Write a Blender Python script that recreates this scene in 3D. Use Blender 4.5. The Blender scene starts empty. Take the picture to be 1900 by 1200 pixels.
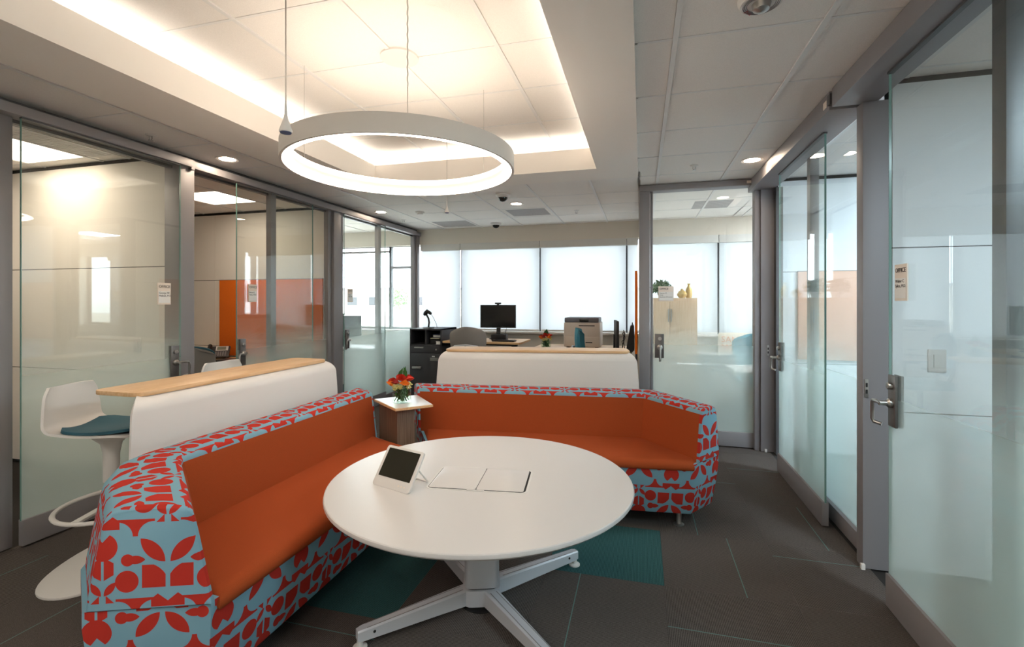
import bpy, bmesh, math, random
from mathutils import Vector, Matrix
random.seed(7)
sc = bpy.context.scene
COL = sc.collection
PI = math.pi

# ------------------------------------------------------------------ camera, sky, exposure
FPX, YAW = 890.0, math.atan(240.0 / 890.0)
cam_d = bpy.data.cameras.new('camera'); cam = bpy.data.objects.new('camera', cam_d); COL.objects.link(cam)
cam.location = (0, 0, 1.45); cam.rotation_euler = (PI / 2, 0, YAW)
cam_d.sensor_fit = 'HORIZONTAL'; cam_d.sensor_width = 36.0; cam_d.lens = 36.0 * FPX / 1900.0
cam_d.shift_y = -40.0 / 1900.0; cam_d.clip_start = 0.02
sc.camera = cam

world = bpy.data.worlds.new('sky'); sc.world = world; world.use_nodes = True
WN = world.node_tree.nodes['Background']
WN.inputs[0].default_value = (0.86, 0.94, 1.0, 1); WN.inputs[1].default_value = 4.0

vs = sc.view_settings
vs.view_transform = 'Standard'; vs.look = 'None'; vs.gamma = 1.0; vs.use_curve_mapping = False
vs.exposure = 1.82
sc.cycles.max_bounces = 5; sc.cycles.diffuse_bounces = 4; sc.cycles.glossy_bounces = 3
sc.cycles.transmission_bounces = 4; sc.cycles.transparent_max_bounces = 20
sc.cycles.sample_clamp_indirect = 6.0; sc.cycles.adaptive_threshold = 0.07; sc.cycles.light_sampling_threshold = 0.03
sc.cycles.caustics_reflective = False; sc.cycles.caustics_refractive = False

# lamp strengths
L_RING, L_COVE, L_OFFICE, L_OFFICE_R, L_DOWN, L_NEAR = 6.4, 3.2, 3.0, 25.0, 34.0, 5.0
WARM = (1.0, 0.80, 0.60); COVE = (1.0, 0.95, 0.85); OFFW = (1.0, 0.84, 0.66); COOL = (0.72, 0.89, 1.0)

# ------------------------------------------------------------------ helpers
def lin(c):
    return tuple(((v / 255.0) / 12.92 if v <= 10.3 else (((v / 255.0) + 0.055) / 1.055) ** 2.4) for v in c)
def new_mat(name):
    m = bpy.data.materials.new(name); m.use_nodes = True
    nt = m.node_tree
    return m, nt, nt.nodes['Principled BSDF'], nt.nodes['Material Output']
def M(name, rgb, rough=0.5, metal=0.0, noise=0.0, nscale=60.0, bump=0.0, spec=0.5):
    m, nt, b, o = new_mat(name)
    c = lin(rgb)
    b.inputs['Base Color'].default_value = (*c, 1); b.inputs['Roughness'].default_value = rough
    b.inputs['Metallic'].default_value = metal; b.inputs['Specular IOR Level'].default_value = spec
    if noise or bump:
        tc = nt.nodes.new('ShaderNodeTexCoord'); n = nt.nodes.new('ShaderNodeTexNoise')
        n.inputs['Scale'].default_value = nscale; n.inputs['Detail'].default_value = 4
        nt.links.new(tc.outputs['Object'], n.inputs['Vector'])
        if noise:
            r = nt.nodes.new('ShaderNodeValToRGB')
            r.color_ramp.elements[0].position = 0.3; r.color_ramp.elements[1].position = 0.7
            r.color_ramp.elements[0].color = (*[v * (1 - noise) for v in c], 1)
            r.color_ramp.elements[1].color = (*[min(1, v * (1 + noise)) for v in c], 1)
            nt.links.new(n.outputs['Fac'], r.inputs[0]); nt.links.new(r.outputs[0], b.inputs['Base Color'])
        if bump:
            bp = nt.nodes.new('ShaderNodeBump'); bp.inputs['Strength'].default_value = bump; bp.inputs['Distance'].default_value = 0.002
            nt.links.new(n.outputs['Fac'], bp.inputs['Height']); nt.links.new(bp.outputs[0], b.inputs['Normal'])
    return m
def emit(name, rgb, s):
    m, nt, b, o = new_mat(name); nt.nodes.remove(b)
    e = nt.nodes.new('ShaderNodeEmission'); e.inputs[0].default_value = (*rgb, 1); e.inputs[1].default_value = s
    nt.links.new(e.outputs[0], o.inputs[0]); return m
def wood(name, c1, c2, scale=(3, 40, 40), rough=0.4):
    m, nt, b, o = new_mat(name)
    tc = nt.nodes.new('ShaderNodeTexCoord'); mp = nt.nodes.new('ShaderNodeMapping'); mp.inputs['Scale'].default_value = scale
    n = nt.nodes.new('ShaderNodeTexNoise'); n.inputs['Scale'].default_value = 2.0; n.inputs['Detail'].default_value = 6
    r = nt.nodes.new('ShaderNodeValToRGB'); r.color_ramp.elements[0].position = 0.35; r.color_ramp.elements[1].position = 0.65
    r.color_ramp.elements[0].color = (*lin(c1), 1); r.color_ramp.elements[1].color = (*lin(c2), 1)
    for a, q in ((tc.outputs['Object'], mp.inputs[0]), (mp.outputs[0], n.inputs['Vector']), (n.outputs['Fac'], r.inputs[0]), (r.outputs[0], b.inputs['Base Color'])): nt.links.new(a, q)
    b.inputs['Roughness'].default_value = rough; return m
def glass_mat(name, film=False, tint=(0.965, 0.985, 0.975), film_rgb=(0.78, 0.90, 0.88), ior=1.5):
    """Clear pane: see-through with mirror reflection by angle; film = white dot film that grows denser towards the floor."""
    m, nt, b, o = new_mat(name); nt.nodes.remove(b); N = nt.nodes.new; K = nt.links.new
    tr = N('ShaderNodeBsdfTransparent'); tr.inputs[0].default_value = (*tint, 1)
    gl = N('ShaderNodeBsdfGlossy'); gl.inputs['Roughness'].default_value = 0.0; gl.inputs[0].default_value = (0.95, 0.97, 0.97, 1)
    lw = N('ShaderNodeLayerWeight'); lw.inputs['Blend'].default_value = 0.5     # Schlick reflectance, same on both faces
    pw = N('ShaderNodeMath'); pw.operation = 'POWER'; K(lw.outputs['Facing'], pw.inputs[0]); pw.inputs[1].default_value = 5.0
    fr = N('ShaderNodeMath'); fr.operation = 'MULTIPLY_ADD'; K(pw.outputs[0], fr.inputs[0]); fr.inputs[1].default_value = 0.6; fr.inputs[2].default_value = ((ior - 1) / (ior + 1)) ** 2
    base = tr.outputs[0]
    if film:
        df = N('ShaderNodeBsdfDiffuse'); df.inputs[0].default_value = (*film_rgb, 1)
        tl = N('ShaderNodeBsdfTranslucent'); tl.inputs[0].default_value = (*film_rgb, 1)
        mx = N('ShaderNodeMixShader'); mx.inputs[0].default_value = 0.5; K(df.outputs[0], mx.inputs[1]); K(tl.outputs[0], mx.inputs[2])
        ge = N('ShaderNodeNewGeometry'); sp = N('ShaderNodeSeparateXYZ'); K(ge.outputs['Position'], sp.inputs[0])
        mr = N('ShaderNodeMapRange'); mr.inputs['From Min'].default_value = 0.0; mr.inputs['From Max'].default_value = 2.0
        K(sp.outputs['Z'], mr.inputs['Value'])
        rp = N('ShaderNodeValToRGB'); e = rp.color_ramp.elements
        e[0].position = 0.10; e[0].color = (.62, .62, .62, 1); e[1].position = 0.85; e[1].color = (0, 0, 0, 1)
        q = e.new(0.44); q.color = (.42, .42, .42, 1); q = e.new(0.60); q.color = (.10, .10, .10, 1)
        K(mr.outputs[0], rp.inputs[0])
        m2 = N('ShaderNodeMixShader'); K(rp.outputs[0], m2.inputs[0]); K(tr.outputs[0], m2.inputs[1]); K(mx.outputs[0], m2.inputs[2])
        base = m2.outputs[0]
    m3 = N('ShaderNodeMixShader'); K(fr.outputs[0], m3.inputs[0]); K(base, m3.inputs[1]); K(gl.outputs[0], m3.inputs[2])
    K(m3.outputs[0], o.inputs[0]); return m

def set_in(bm, mat): bm.transform(mat)
def finish(bm, smooth=35):
    me = bpy.data.meshes.new('m'); bm.normal_update(); bm.to_mesh(me); bm.free()
    if smooth:
        for p in me.polygons: p.use_smooth = True
        me.set_sharp_from_angle(angle=math.radians(smooth))
    return me
MATX = {}
def obj(name, bm, mat, parent=None, world=False, smooth=35, mats=None, loc=None, rot=None):
    if world and parent is not None and parent.name in MATX: bm.transform(MATX[parent.name].inverted())
    me = finish(bm, smooth) if isinstance(bm, bmesh.types.BMesh) else bm
    if not me.materials:
        for q in (mats or [mat]): me.materials.append(q)
    me.name = name
    o = bpy.data.objects.new(name, me); COL.objects.link(o)
    if parent is not None: o.parent = parent
    if loc is not None: o.location = loc
    if rot is not None: o.rotation_euler = rot
    return o
def tag(o, label=None, cat=None, group=None, kind=None):
    if label: o['label'] = label
    if cat: o['category'] = cat
    if group: o['group'] = group
    if kind: o['kind'] = kind
    return o
def thing(name, label, cat, loc=(0, 0, 0), rz=0.0, group=None, kind=None):
    o = bpy.data.objects.new(name, None); COL.objects.link(o); o.empty_display_size = 0.1
    o.location = loc; o.rotation_euler = (0, 0, rz)
    MATX[o.name] = Matrix.Translation(loc) @ Matrix.Rotation(rz, 4, 'Z')
    return tag(o, label, cat, group, kind)
def struct(name, label, cat='wall'): return thing(name, label, cat, kind='structure')

def bx(x0, x1, y0, y1, z0, z1, bev=0.0, seg=2, bm=None):
    b = bmesh.new() if bm is None else bm
    vs_ = [b.verts.new((x, y, z)) for z in (z0, z1) for y in (y0, y1) for x in (x0, x1)]
    fs = [b.faces.new([vs_[i] for i in f]) for f in ((0, 2, 3, 1), (4, 5, 7, 6), (0, 1, 5, 4), (2, 6, 7, 3), (0, 4, 6, 2), (1, 3, 7, 5))]
    if bev:
        es = list({e for f in fs for e in f.edges})
        bmesh.ops.bevel(b, geom=es, offset=bev, segments=seg, profile=0.6, affect='EDGES', clamp_overlap=True)
    return b
def B(name, mat, parent, x0, x1, y0, y1, z0, z1, bev=0.0, world=False, seg=2):
    return obj(name, bx(min(x0, x1), max(x0, x1), min(y0, y1), max(y0, y1), z0, z1, bev, seg), mat, parent, world)
def prism(pts, z0, z1, bev=0.0, seg=2, bm=None):
    b = bmesh.new() if bm is None else bm
    lo = [b.verts.new((x, y, z0)) for x, y in pts]; hi = [b.verts.new((x, y, z1)) for x, y in pts]
    n = len(pts); fs = [b.faces.new(lo[::-1]), b.faces.new(hi)]
    for i in range(n): fs.append(b.faces.new((lo[i], lo[(i + 1) % n], hi[(i + 1) % n], hi[i])))
    bmesh.ops.recalc_face_normals(b, faces=fs)
    if bev:
        es = [e for e in fs[0].edges] + [e for e in fs[1].edges]
        bmesh.ops.bevel(b, geom=es, offset=bev, segments=seg, profile=0.6, affect='EDGES', clamp_overlap=True)
    return b
def lathe(prof, n=32, bm=None, cap=True, center=(0, 0, 0)):
    b = bmesh.new() if bm is None else bm
    rings = []
    for r, z in prof:
        rings.append([b.verts.new((center[0] + r * math.cos(2 * PI * k / n), center[1] + r * math.sin(2 * PI * k / n), center[2] + z)) for k in range(n)])
    for a, c in zip(rings, rings[1:]):
        for k in range(n): b.faces.new((a[k], a[(k + 1) % n], c[(k + 1) % n], c[k]))
    if cap:
        if prof[0][0] > 1e-6: b.faces.new(rings[0][::-1])
        if prof[-1][0] > 1e-6: b.faces.new(rings[-1])
    bmesh.ops.remove_doubles(b, verts=b.verts, dist=1e-6)
    bmesh.ops.recalc_face_normals(b, faces=b.faces)
    return b
def tube(path, r, n=10, bm=None, closed=False, flat=1.0):
    """Round bar along a path; r a number or one radius per point."""
    b = bmesh.new() if bm is None else bm
    P = [Vector(p) for p in path]; R = r if isinstance(r, (list, tuple)) else [r] * len(P)
    rings = []; up = None
    m = len(P)
    for i, p in enumerate(P):
        if closed: t = P[(i + 1) % m] - P[i - 1]
        else: t = P[min(i + 1, m - 1)] - P[max(i - 1, 0)]
        t.normalize()
        if up is None:
            up = Vector((0, 0, 1)) if abs(t.z) < 0.9 else Vector((1, 0, 0))
        sd = t.cross(up).normalized(); u2 = sd.cross(t).normalized(); up = u2
        rings.append([b.verts.new(p + (sd * math.cos(2 * PI * k / n) + u2 * flat * math.sin(2 * PI * k / n)) * R[i]) for k in range(n)])
    for i in range(m if closed else m - 1):
        a, c = rings[i], rings[(i + 1) % m]
        for k in range(n): b.faces.new((a[k], a[(k + 1) % n], c[(k + 1) % n], c[k]))
    if not closed:
        b.faces.new(rings[0][::-1]); b.faces.new(rings[-1])
    bmesh.ops.recalc_face_normals(b, faces=b.faces)
    return b
def rounded(x0, x1, y0, y1, r, n=5):
    pts = []
    for cx, cy, a in ((x1 - r, y0 + r, -PI / 2), (x1 - r, y1 - r, 0), (x0 + r, y1 - r, PI / 2), (x0 + r, y0 + r, PI)):
        for k in range(n + 1):
            t = a + PI / 2 * k / n; pts.append((cx + r * math.cos(t), cy + r * math.sin(t)))
    return pts
def sheet(fn, nu, nv, thick, bm=None):
    """Surface fn(u,v)->point, thickened along its normal."""
    b = bmesh.new()
    g = [[b.verts.new(fn(i / nu, j / nv)) for i in range(nu + 1)] for j in range(nv + 1)]
    for j in range(nv):
        for i in range(nu): b.faces.new((g[j][i], g[j][i + 1], g[j + 1][i + 1], g[j + 1][i]))
    b.normal_update()
    bmesh.ops.solidify(b, geom=list(b.faces), thickness=thick)
    bmesh.ops.recalc_face_normals(b, faces=b.faces)
    return b
def lettering(name, body, size, mat, parent, mtx, align='LEFT'):
    c = bpy.data.curves.new('t', 'FONT'); c.body = body; c.size = size; c.extrude = 0.0004; c.align_x = align; c.resolution_u = 3
    t = bpy.data.objects.new('t', c); COL.objects.link(t)
    me = bpy.data.meshes.new_from_object(t); bpy.data.objects.remove(t); bpy.data.curves.remove(c)
    me.transform(mtx); me.materials.clear(); me.materials.append(mat); me.name = name
    o = bpy.data.objects.new(name, me); COL.objects.link(o); o.parent = parent
    return o
def copy_tree(o, parent=None):
    c = o.copy(); COL.objects.link(c); c.parent = parent
    for ch in list(o.children): copy_tree(ch, c)
    return c

# ------------------------------------------------------------------ materials
m_alu = M('grey anodised frame', (142, 138, 140), 0.5, 0.15)
m_alud = M('dark grey frame', (96, 95, 97), 0.45, 0.4)
m_steel = M('brushed steel', (176, 172, 168), 0.3, 0.9)
m_plate = M('dark steel plate', (120, 116, 114), 0.38, 0.75)
m_wall = M('white wall panel', (232, 226, 218), 0.75)
m_wallr = M('cool white wall panel', (234, 238, 242), 0.75)
m_paint = M('warm white paint', (238, 232, 222), 0.8)
m_beige = M('beige bulkhead paint', (222, 214, 202), 0.8)
m_tile = M('ceiling tile', (240, 235, 230), 0.95, noise=0.05, nscale=300, bump=0.3)
m_tee = M('ceiling grid steel', (232, 230, 228), 0.6)
m_soffit = M('soffit paint', (242, 236, 229), 0.85)
m_carpet_base = M('carpet backing', (40, 37, 35), 1.0)
m_white = M('white laminate', (222, 217, 213), 0.4)
m_whitep = M('white plastic', (220, 215, 210), 0.4)
m_table = M('white table laminate', (204, 199, 196), 0.3)
m_leg = M('silver grey powder coat', (206, 208, 214), 0.4, 0.15)
m_black = M('black plastic', (24, 24, 25), 0.5)
m_blackg = M('black glossy screen', (14, 14, 15), 0.12)
m_dkgrey = M('charcoal metal', (58, 58, 62), 0.5, 0.2)
m_grey = M('grey chair fabric', (136, 130, 126), 0.85, noise=0.1, nscale=400)
m_teal = M('teal cushion', (44, 92, 108), 0.7, noise=0.08, nscale=300)
m_tealf = M('teal fabric', (58, 128, 146), 0.85, noise=0.1, nscale=300)
m_orange = M('burnt orange wool', (156, 70, 34), 0.95, noise=0.10, nscale=500, bump=0.25, spec=0.15)
m_pin = M('orange felt pinboard', (232, 112, 12), 0.95, noise=0.06, nscale=200)
m_pin_washed = M('pale salmon felt', (232, 186, 164), .95, noise=.05, nscale=200)  # orange felt with the wash of light and glass film put into its colour
m_oak = wood('light oak', (214, 170, 122), (228, 190, 146), (3, 40, 40))
m_oaky = wood('light oak lengthwise', (214, 170, 122), (228, 190, 146), (40, 3, 40))
m_oakv = wood('pale oak cabinet', (220, 186, 150), (230, 200, 168), (40, 40, 3))
m_walnut = wood('grey walnut veneer', (98, 78, 62), (124, 102, 84), (90, 90, 2))
m_glass = glass_mat('clear partition glass')
m_film = glass_mat('partition glass with fading dot film', film=True)
m_pane = glass_mat('window glass', tint=(0.95, 0.97, 0.97))
m_edge = M('green glass edge', (120, 158, 150), 0.2)
m_sign = M('cream sign plate', (236, 222, 208), 0.5)
m_paper = M('white paper', (238, 236, 232), 0.7)
m_ink = M('dark grey ink', (70, 66, 64), 0.7)
m_hem = M('shade hem bar', (214, 212, 208), 0.5)
m_dark = M('dark gap', (30, 29, 28), 0.8)
m_gold = M('pale gold ceramic', (214, 180, 110), 0.3, 0.5)
m_green = M('leaf green', (46, 98, 38), 0.6, noise=0.3, nscale=40)
m_red = M('sign red', (196, 62, 48), 0.6)
m_lens = emit('downlight lens', WARM, L_DOWN)
def shade_mat():
    m, nt, b, o = new_mat('translucent roller shade'); nt.nodes.remove(b); N = nt.nodes.new; K = nt.links.new
    d = N('ShaderNodeBsdfDiffuse'); d.inputs[0].default_value = (.60, .60, .60, 1)
    t = N('ShaderNodeBsdfTranslucent'); t.inputs[0].default_value = (.50, .51, .52, 1)
    p = N('ShaderNodeBsdfTransparent')
    a = N('ShaderNodeMixShader'); a.inputs[0].default_value = 0.72; K(d.outputs[0], a.inputs[1]); K(t.outputs[0], a.inputs[2])
    c = N('ShaderNodeMixShader'); c.inputs[0].default_value = 0.03; K(a.outputs[0], c.inputs[1]); K(p.outputs[0], c.inputs[2])
    K(c.outputs[0], o.inputs[0]); return m
m_shade = shade_mat()
def carpet_mat(name, c1, c2, rot):
    m, nt, b, o = new_mat(name); N = nt.nodes.new; K = nt.links.new
    tc = N('ShaderNodeTexCoord'); mp = N('ShaderNodeMapping'); mp.inputs['Rotation'].default_value = (0, 0, rot); K(tc.outputs['Object'], mp.inputs[0])
    w = N('ShaderNodeTexWave'); w.inputs['Scale'].default_value = 42; w.inputs['Distortion'].default_value = 1.5; w.inputs['Detail'].default_value = 2; w.inputs['Detail Scale'].default_value = 6
    K(mp.outputs[0], w.inputs['Vector'])
    n = N('ShaderNodeTexNoise'); n.inputs['Scale'].default_value = 260; n.inputs['Detail'].default_value = 3; K(tc.outputs['Object'], n.inputs['Vector'])
    a = N('ShaderNodeMath'); a.operation = 'MULTIPLY'; K(w.outputs['Fac'], a.inputs[0]); a.inputs[1].default_value = 0.5
    c = N('ShaderNodeMath'); c.operation = 'MULTIPLY_ADD'; K(n.outputs['Fac'], c.inputs[0]); c.inputs[1].default_value = 0.6; K(a.outputs[0], c.inputs[2])
    r = N('ShaderNodeValToRGB'); r.color_ramp.elements[0].position = 0.25; r.color_ramp.elements[1].position = 0.85
    r.color_ramp.elements[0].color = (*lin(c1), 1); r.color_ramp.elements[1].color = (*lin(c2), 1)
    K(c.outputs[0], r.inputs[0]); K(r.outputs[0], b.inputs['Base Color'])
    bp = N('ShaderNodeBump'); bp.inputs['Strength'].default_value = 0.5; bp.inputs['Distance'].default_value = 0.003; K(c.outputs[0], bp.inputs['Height']); K(bp.outputs[0], b.inputs['Normal'])
    b.inputs['Roughness'].default_value = 1.0; b.inputs['Specular IOR Level'].default_value = 0.1
    return m
m_carp = [carpet_mat('charcoal carpet a', (56, 51, 49), (112, 104, 99), 0), carpet_mat('charcoal carpet b', (56, 51, 49), (112, 104, 99), PI / 2)]
m_carpt = carpet_mat('teal carpet', (34, 62, 64), (70, 112, 112), 0)
m_stripe = M('teal carpet thread', (92, 124, 118), 1.0)

def print_group():
    """One half-column of the sofa print as shapes cut from discs and straight edges; x = distance from the axis, y along it."""
    g = bpy.data.node_groups.new('print_motif', 'ShaderNodeTree')
    g.interface.new_socket('x', in_out='INPUT', socket_type='NodeSocketFloat'); g.interface.new_socket('y', in_out='INPUT', socket_type='NodeSocketFloat')
    g.interface.new_socket('mask', in_out='OUTPUT', socket_type='NodeSocketFloat')
    gi = g.nodes.new('NodeGroupInput'); go = g.nodes.new('NodeGroupOutput'); K = g.links.new
    X, Y = gi.outputs[0], gi.outputs[1]
    cv = g.nodes.new('ShaderNodeCombineXYZ'); K(X, cv.inputs[0]); K(Y, cv.inputs[1])
    def mth(op, a, b=None, c=None):
        n = g.nodes.new('ShaderNodeMath'); n.operation = op
        for i, v in enumerate((a, b, c)):
            if v is None: continue
            if isinstance(v, (int, float)): n.inputs[i].default_value = v
            else: K(v, n.inputs[i])
        return n.outputs[0]
    def circ(cx, cy, r):
        d = g.nodes.new('ShaderNodeVectorMath'); d.operation = 'DISTANCE'; K(cv.outputs[0], d.inputs[0]); d.inputs[1].default_value = (cx, cy, 0)
        return mth('LESS_THAN', d.outputs['Value'], r)
    def half(a, b, c): return mth('LESS_THAN', mth('MULTIPLY_ADD', X, a, mth('MULTIPLY', Y, b)), c)   # a x + b y < c
    def AND(*s):
        r = s[0]
        for q in s[1:]: r = mth('MULTIPLY', r, q)
        return r
    def OR(*s):
        r = s[0]
        for q in s[1:]: r = mth('MAXIMUM', r, q)
        return r
    def NOT(a): return mth('SUBTRACT', 1.0, a)
    def band(a, b): return AND(mth('GREATER_THAN', Y, a), mth('LESS_THAN', Y, b))
    def col(a, b): return AND(mth('GREATER_THAN', X, a), mth('LESS_THAN', X, b))
    shapes = [
        AND(mth('GREATER_THAN', Y, 0.24), mth('GREATER_THAN', X, 0.05), half(1, 1, 0.42)),
        AND(band(0.02, 0.30), col(0.20, 0.80), NOT(circ(0.22, 0.02, 0.24)), NOT(circ(0.78, 0.02, 0.24))),
        circ(0.37, 0.58, 0.18),
        AND(circ(0.0, 0.56, 0.20), circ(0.22, 0.38, 0.20)),
        AND(col(0.02, 0.17), half(0.6, -1, -0.60), half(0.6, 1, 1.0)),
        OR(circ(0.38, 0.93, 0.10), AND(circ(0.50, 0.80, 0.20), circ(0.50, 1.06, 0.20))),
        AND(circ(0.0, 1.16, 0.23), half(-1.1, 1, 1.24)),
        AND(mth('LESS_THAN', X, 0.26), mth('GREATER_THAN', Y, 1.44), half(-0.8, 1, 1.53), half(0.8, 1, 1.78)),
        AND(col(0.035, 0.40), band(1.76, 2.14), circ(0.40, 1.76, 0.42)),
        AND(circ(0.43, 2.19, 0.39), circ(0.03, 2.57, 0.39)),
    ]
    K(OR(*shapes), go.inputs[0]); return g
PRINT = print_group()
def print_mat():
    m, nt, b, o = new_mat('red and pale blue geometric print'); N = nt.nodes.new; K = nt.links.new
    uv = N('ShaderNodeUVMap'); uv.uv_map = 'UVMap'; sp = N('ShaderNodeSeparateXYZ'); K(uv.outputs[0], sp.inputs[0])
    def mth(op, a, b=None):
        n = N('ShaderNodeMath'); n.operation = op
        for i, v in enumerate((a, b)):
            if v is None: continue
            if isinstance(v, (int, float)): n.inputs[i].default_value = v
            else: K(v, n.inputs[i])
        return n.outputs[0]
    W = 0.20
    x = mth('PINGPONG', mth('DIVIDE', sp.outputs[0], W), 1.0)
    yy = mth('DIVIDE', sp.outputs[1], W)
    def grp(xs, ys):
        n = N('ShaderNodeGroup'); n.node_tree = PRINT; K(xs, n.inputs[0]); K(ys, n.inputs[1]); return n.outputs[0]
    a = grp(x, mth('FLOORED_MODULO', yy, 2.6)); c = grp(mth('SUBTRACT', 1.0, x), mth('FLOORED_MODULO', mth('ADD', yy, 1.3), 2.6))
    mx = N('ShaderNodeMix'); mx.data_type = 'RGBA'; K(mth('MAXIMUM', a, c), mx.inputs['Factor'])
    mx.inputs['A'].default_value = (*lin((122, 161, 177)), 1); mx.inputs['B'].default_value = (*lin((180, 52, 42)), 1)
    K(mx.outputs['Result'], b.inputs['Base Color'])
    b.inputs['Roughness'].default_value = 0.95; b.inputs['Specular IOR Level'].default_value = 0.1
    return m
m_print = print_mat()

# ------------------------------------------------------------------ floor
CEIL, SOF, UPZ = 2.65, 2.60, 2.89
XL, XR, YB = -3.60, 1.22, 7.42
XFL, XFR, YN = -6.6, 4.2, -1.6
floor = obj('floor', bx(XFL, XFR, YN, YB + .1, -0.08, -0.012), m_carpet_base)
tag(floor, 'charcoal carpet tile floor with teal accent tiles', 'floor', kind='structure')
TS = 0.61
fixed = {(0, 1): ('x', .386), (1, 1): ('y', .46), (0, 0): ('y', .29), (-1, 0): ('x', .18), (1, 2): ('x', .33), (-3, 0): None, (-1, 1): None}
def carpet_tile(i, j):
    x0, y0 = 0.114 + TS * i, 1.96 + TS * j
    x1, y1 = min(x0 + TS, XR - .02), min(y0 + TS, YB); x0, y0 = max(x0, XL + .02), max(y0, YN)
    if x1 - x0 < .03 or y1 - y0 < .03: return
    g = 0.0008
    b = bx(x0 + g, x1 - g, y0 + g, y1 - g, -0.012, 0.0)
    teal = (i, j) in ((-1, 1), (-3, 0))
    st = fixed.get((i, j), 'r')
    if st == 'r':
        rr = random.Random(i * 31 + j * 7); st = (rr.choice('xy'), rr.uniform(.12, .5)) if rr.random() < .35 else None
    if st:
        ax, of = st
        if ax == 'x': q = ((x0 + of, y0), (x0 + of + .005, y0), (x0 + of + .005, y1), (x0 + of, y1))
        else: q = ((x0, y0 + of), (x1, y0 + of), (x1, y0 + of + .005), (x0, y0 + of + .005))
        f = b.faces.new([b.verts.new((a, c, 0.0006)) for a, c in q]); f.material_index = 1
    c = ((x0 + x1) / 2, (y0 + y1) / 2, 0)
    b.transform(Matrix.Translation((-c[0], -c[1], 0)))
    obj('carpet_tile', b, None, floor, smooth=0, mats=[m_carpt if teal else m_carp[(i + j) % 2], m_stripe], loc=c)
for i in range(-7, 3):
    for j in range(-3, 10): carpet_tile(i, j)

# ------------------------------------------------------------------ ceiling
ceil = obj('ceiling', bx(XFL, XFR, YN, YB + .1, 3.0, 3.1), m_paint)
tag(ceil, 'white acoustic tile ceiling with lit raised coffer', 'ceiling', kind='structure')
_tm = {}
def cbox(name, mat, parent, x0, x1, y0, y1, z0, z1):
    k = (name, round(x1 - x0, 3), round(y1 - y0, 3), round(z1 - z0, 3))
    c = ((x0 + x1) / 2, (y0 + y1) / 2, (z0 + z1) / 2)
    if k not in _tm: _tm[k] = finish(bx(x0 - c[0], x1 - c[0], y0 - c[1], y1 - c[1], z0 - c[2], z1 - c[2]), 0)
    return obj(name, _tm[k], mat, parent, loc=c)
SOX0, SOX1, SOY1 = -2.97, -0.03, 4.57          # outer edge of the dropped soffit
IX0, IX1, IY0, IY1 = -2.517, -0.375, -0.30, 4.19   # coffer opening
GX = [-3.125 - .655 * k for k in range(5, 0, -1)] + [-3.125, -2.47, -1.80, -1.142, -.493, .15, .757, 1.365, 1.973, 2.58, 3.19, 3.8]
GY = [2.307 + .6125 * k for k in range(-6, 9)]
HOLES = []      # ceiling tiles replaced by light panels and grilles, filled below
def ceiling_field(x0, x1, y0, y1, z, gx, gy, holes=()):
    xs = [x0] + [v for v in gx if x0 + .04 < v < x1 - .04] + [x1]
    ys = [y0] + [v for v in gy if y0 + .04 < v < y1 - .04] + [y1]
    for a, b in zip(xs, xs[1:]):
        for c, d in zip(ys, ys[1:]):
            if any(h[0] < (a + b) / 2 < h[1] and h[2] < (c + d) / 2 < h[3] for h in holes): continue
            cbox('ceiling_tile', m_tile, ceil, a + (.0135 if a > x0 else -.008), b - (.0135 if b < x1 else -.008), c + (.009 if c > y0 else -.008), d - (.009 if d < y1 else -.008), z, z + .016)
    for v in xs[1:-1]: cbox('tee_bar', m_tee, ceil, v - .012, v + .012, y0, y1, z - .007, z + .006)
    for a, b in zip(xs, xs[1:]):
        for v in ys[1:-1]: cbox('tee_bar', m_tee, ceil, a + .012, b - .012, v - .008, v + .008, z - .002, z + .006)
ceiling_field(SOX1, XR - .1, -.5, 5.12, CEIL, GX, GY)
ceiling_field(XL - .045, SOX0, -.5, SOY1, CEIL, GX, GY)
ceiling_field(XL - .045, -.02, SOY1, YB, CEIL, GX, GY)
ceiling_field(-.02, 1.235, 5.12, YB, CEIL, GX, GY)
ceiling_field(XL - .045, XR - .1, YN, -.5, CEIL, GX, [-1.12], holes=[(-.493, .15, -1.2, -.5), (-1.8, -1.142, -1.2, -.5), (-3.125, -2.47, -1.2, -.5)])
UGX = [-2.62 + .0, -2.005, -1.39, -.783, -.17]; UGY = [1.99 - .597 * k for k in range(5, 0, -1)] + [1.99, 2.585, 3.15, 3.757, 4.36]
ceiling_field(IX0 - .14, IX1 + .14, IY0 - .14, IY1 + .14, UPZ, UGX, UGY)
# soffit: flat underside ring, inner faces up to the cove lip, cove ledge, back of cove
def ring_part(name, mat, ox0, ox1, oy0, oy1, ix0, ix1, iy0, iy1, z0, z1):
    b = bmesh.new()
    for a in ((ox0, ix0, oy0, oy1), (ix1, ox1, oy0, oy1), (ix0, ix1, oy0, iy0), (ix0, ix1, iy1, oy1)): bx(*a, z0, z1, bm=b)
    return obj(name, b, mat, ceil, smooth=0)
def gap_free_ring(name, mat, o, i, z0, z1):
    """A closed rectangular ring as one skin."""
    b = bmesh.new()
    def loop(r, z): return [b.verts.new((x, y, z)) for x, y in ((r[0], r[2]), (r[1], r[2]), (r[1], r[3]), (r[0], r[3]))]
    L = [loop(o, z0), loop(i, z0), loop(i, z1), loop(o, z1)]
    for a, c in zip(L, L[1:] + L[:1]):
        for k in range(4): b.faces.new((a[k], a[(k + 1) % 4], c[(k + 1) % 4], c[k]))
    bmesh.ops.recalc_face_normals(b, faces=b.faces)
    return obj(name, b, mat, ceil, smooth=0)
gap_free_ring('soffit', m_soffit, (SOX0, SOX1, -.5, SOY1), (IX0, IX1, IY0, IY1), SOF, SOF + .07)
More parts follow.
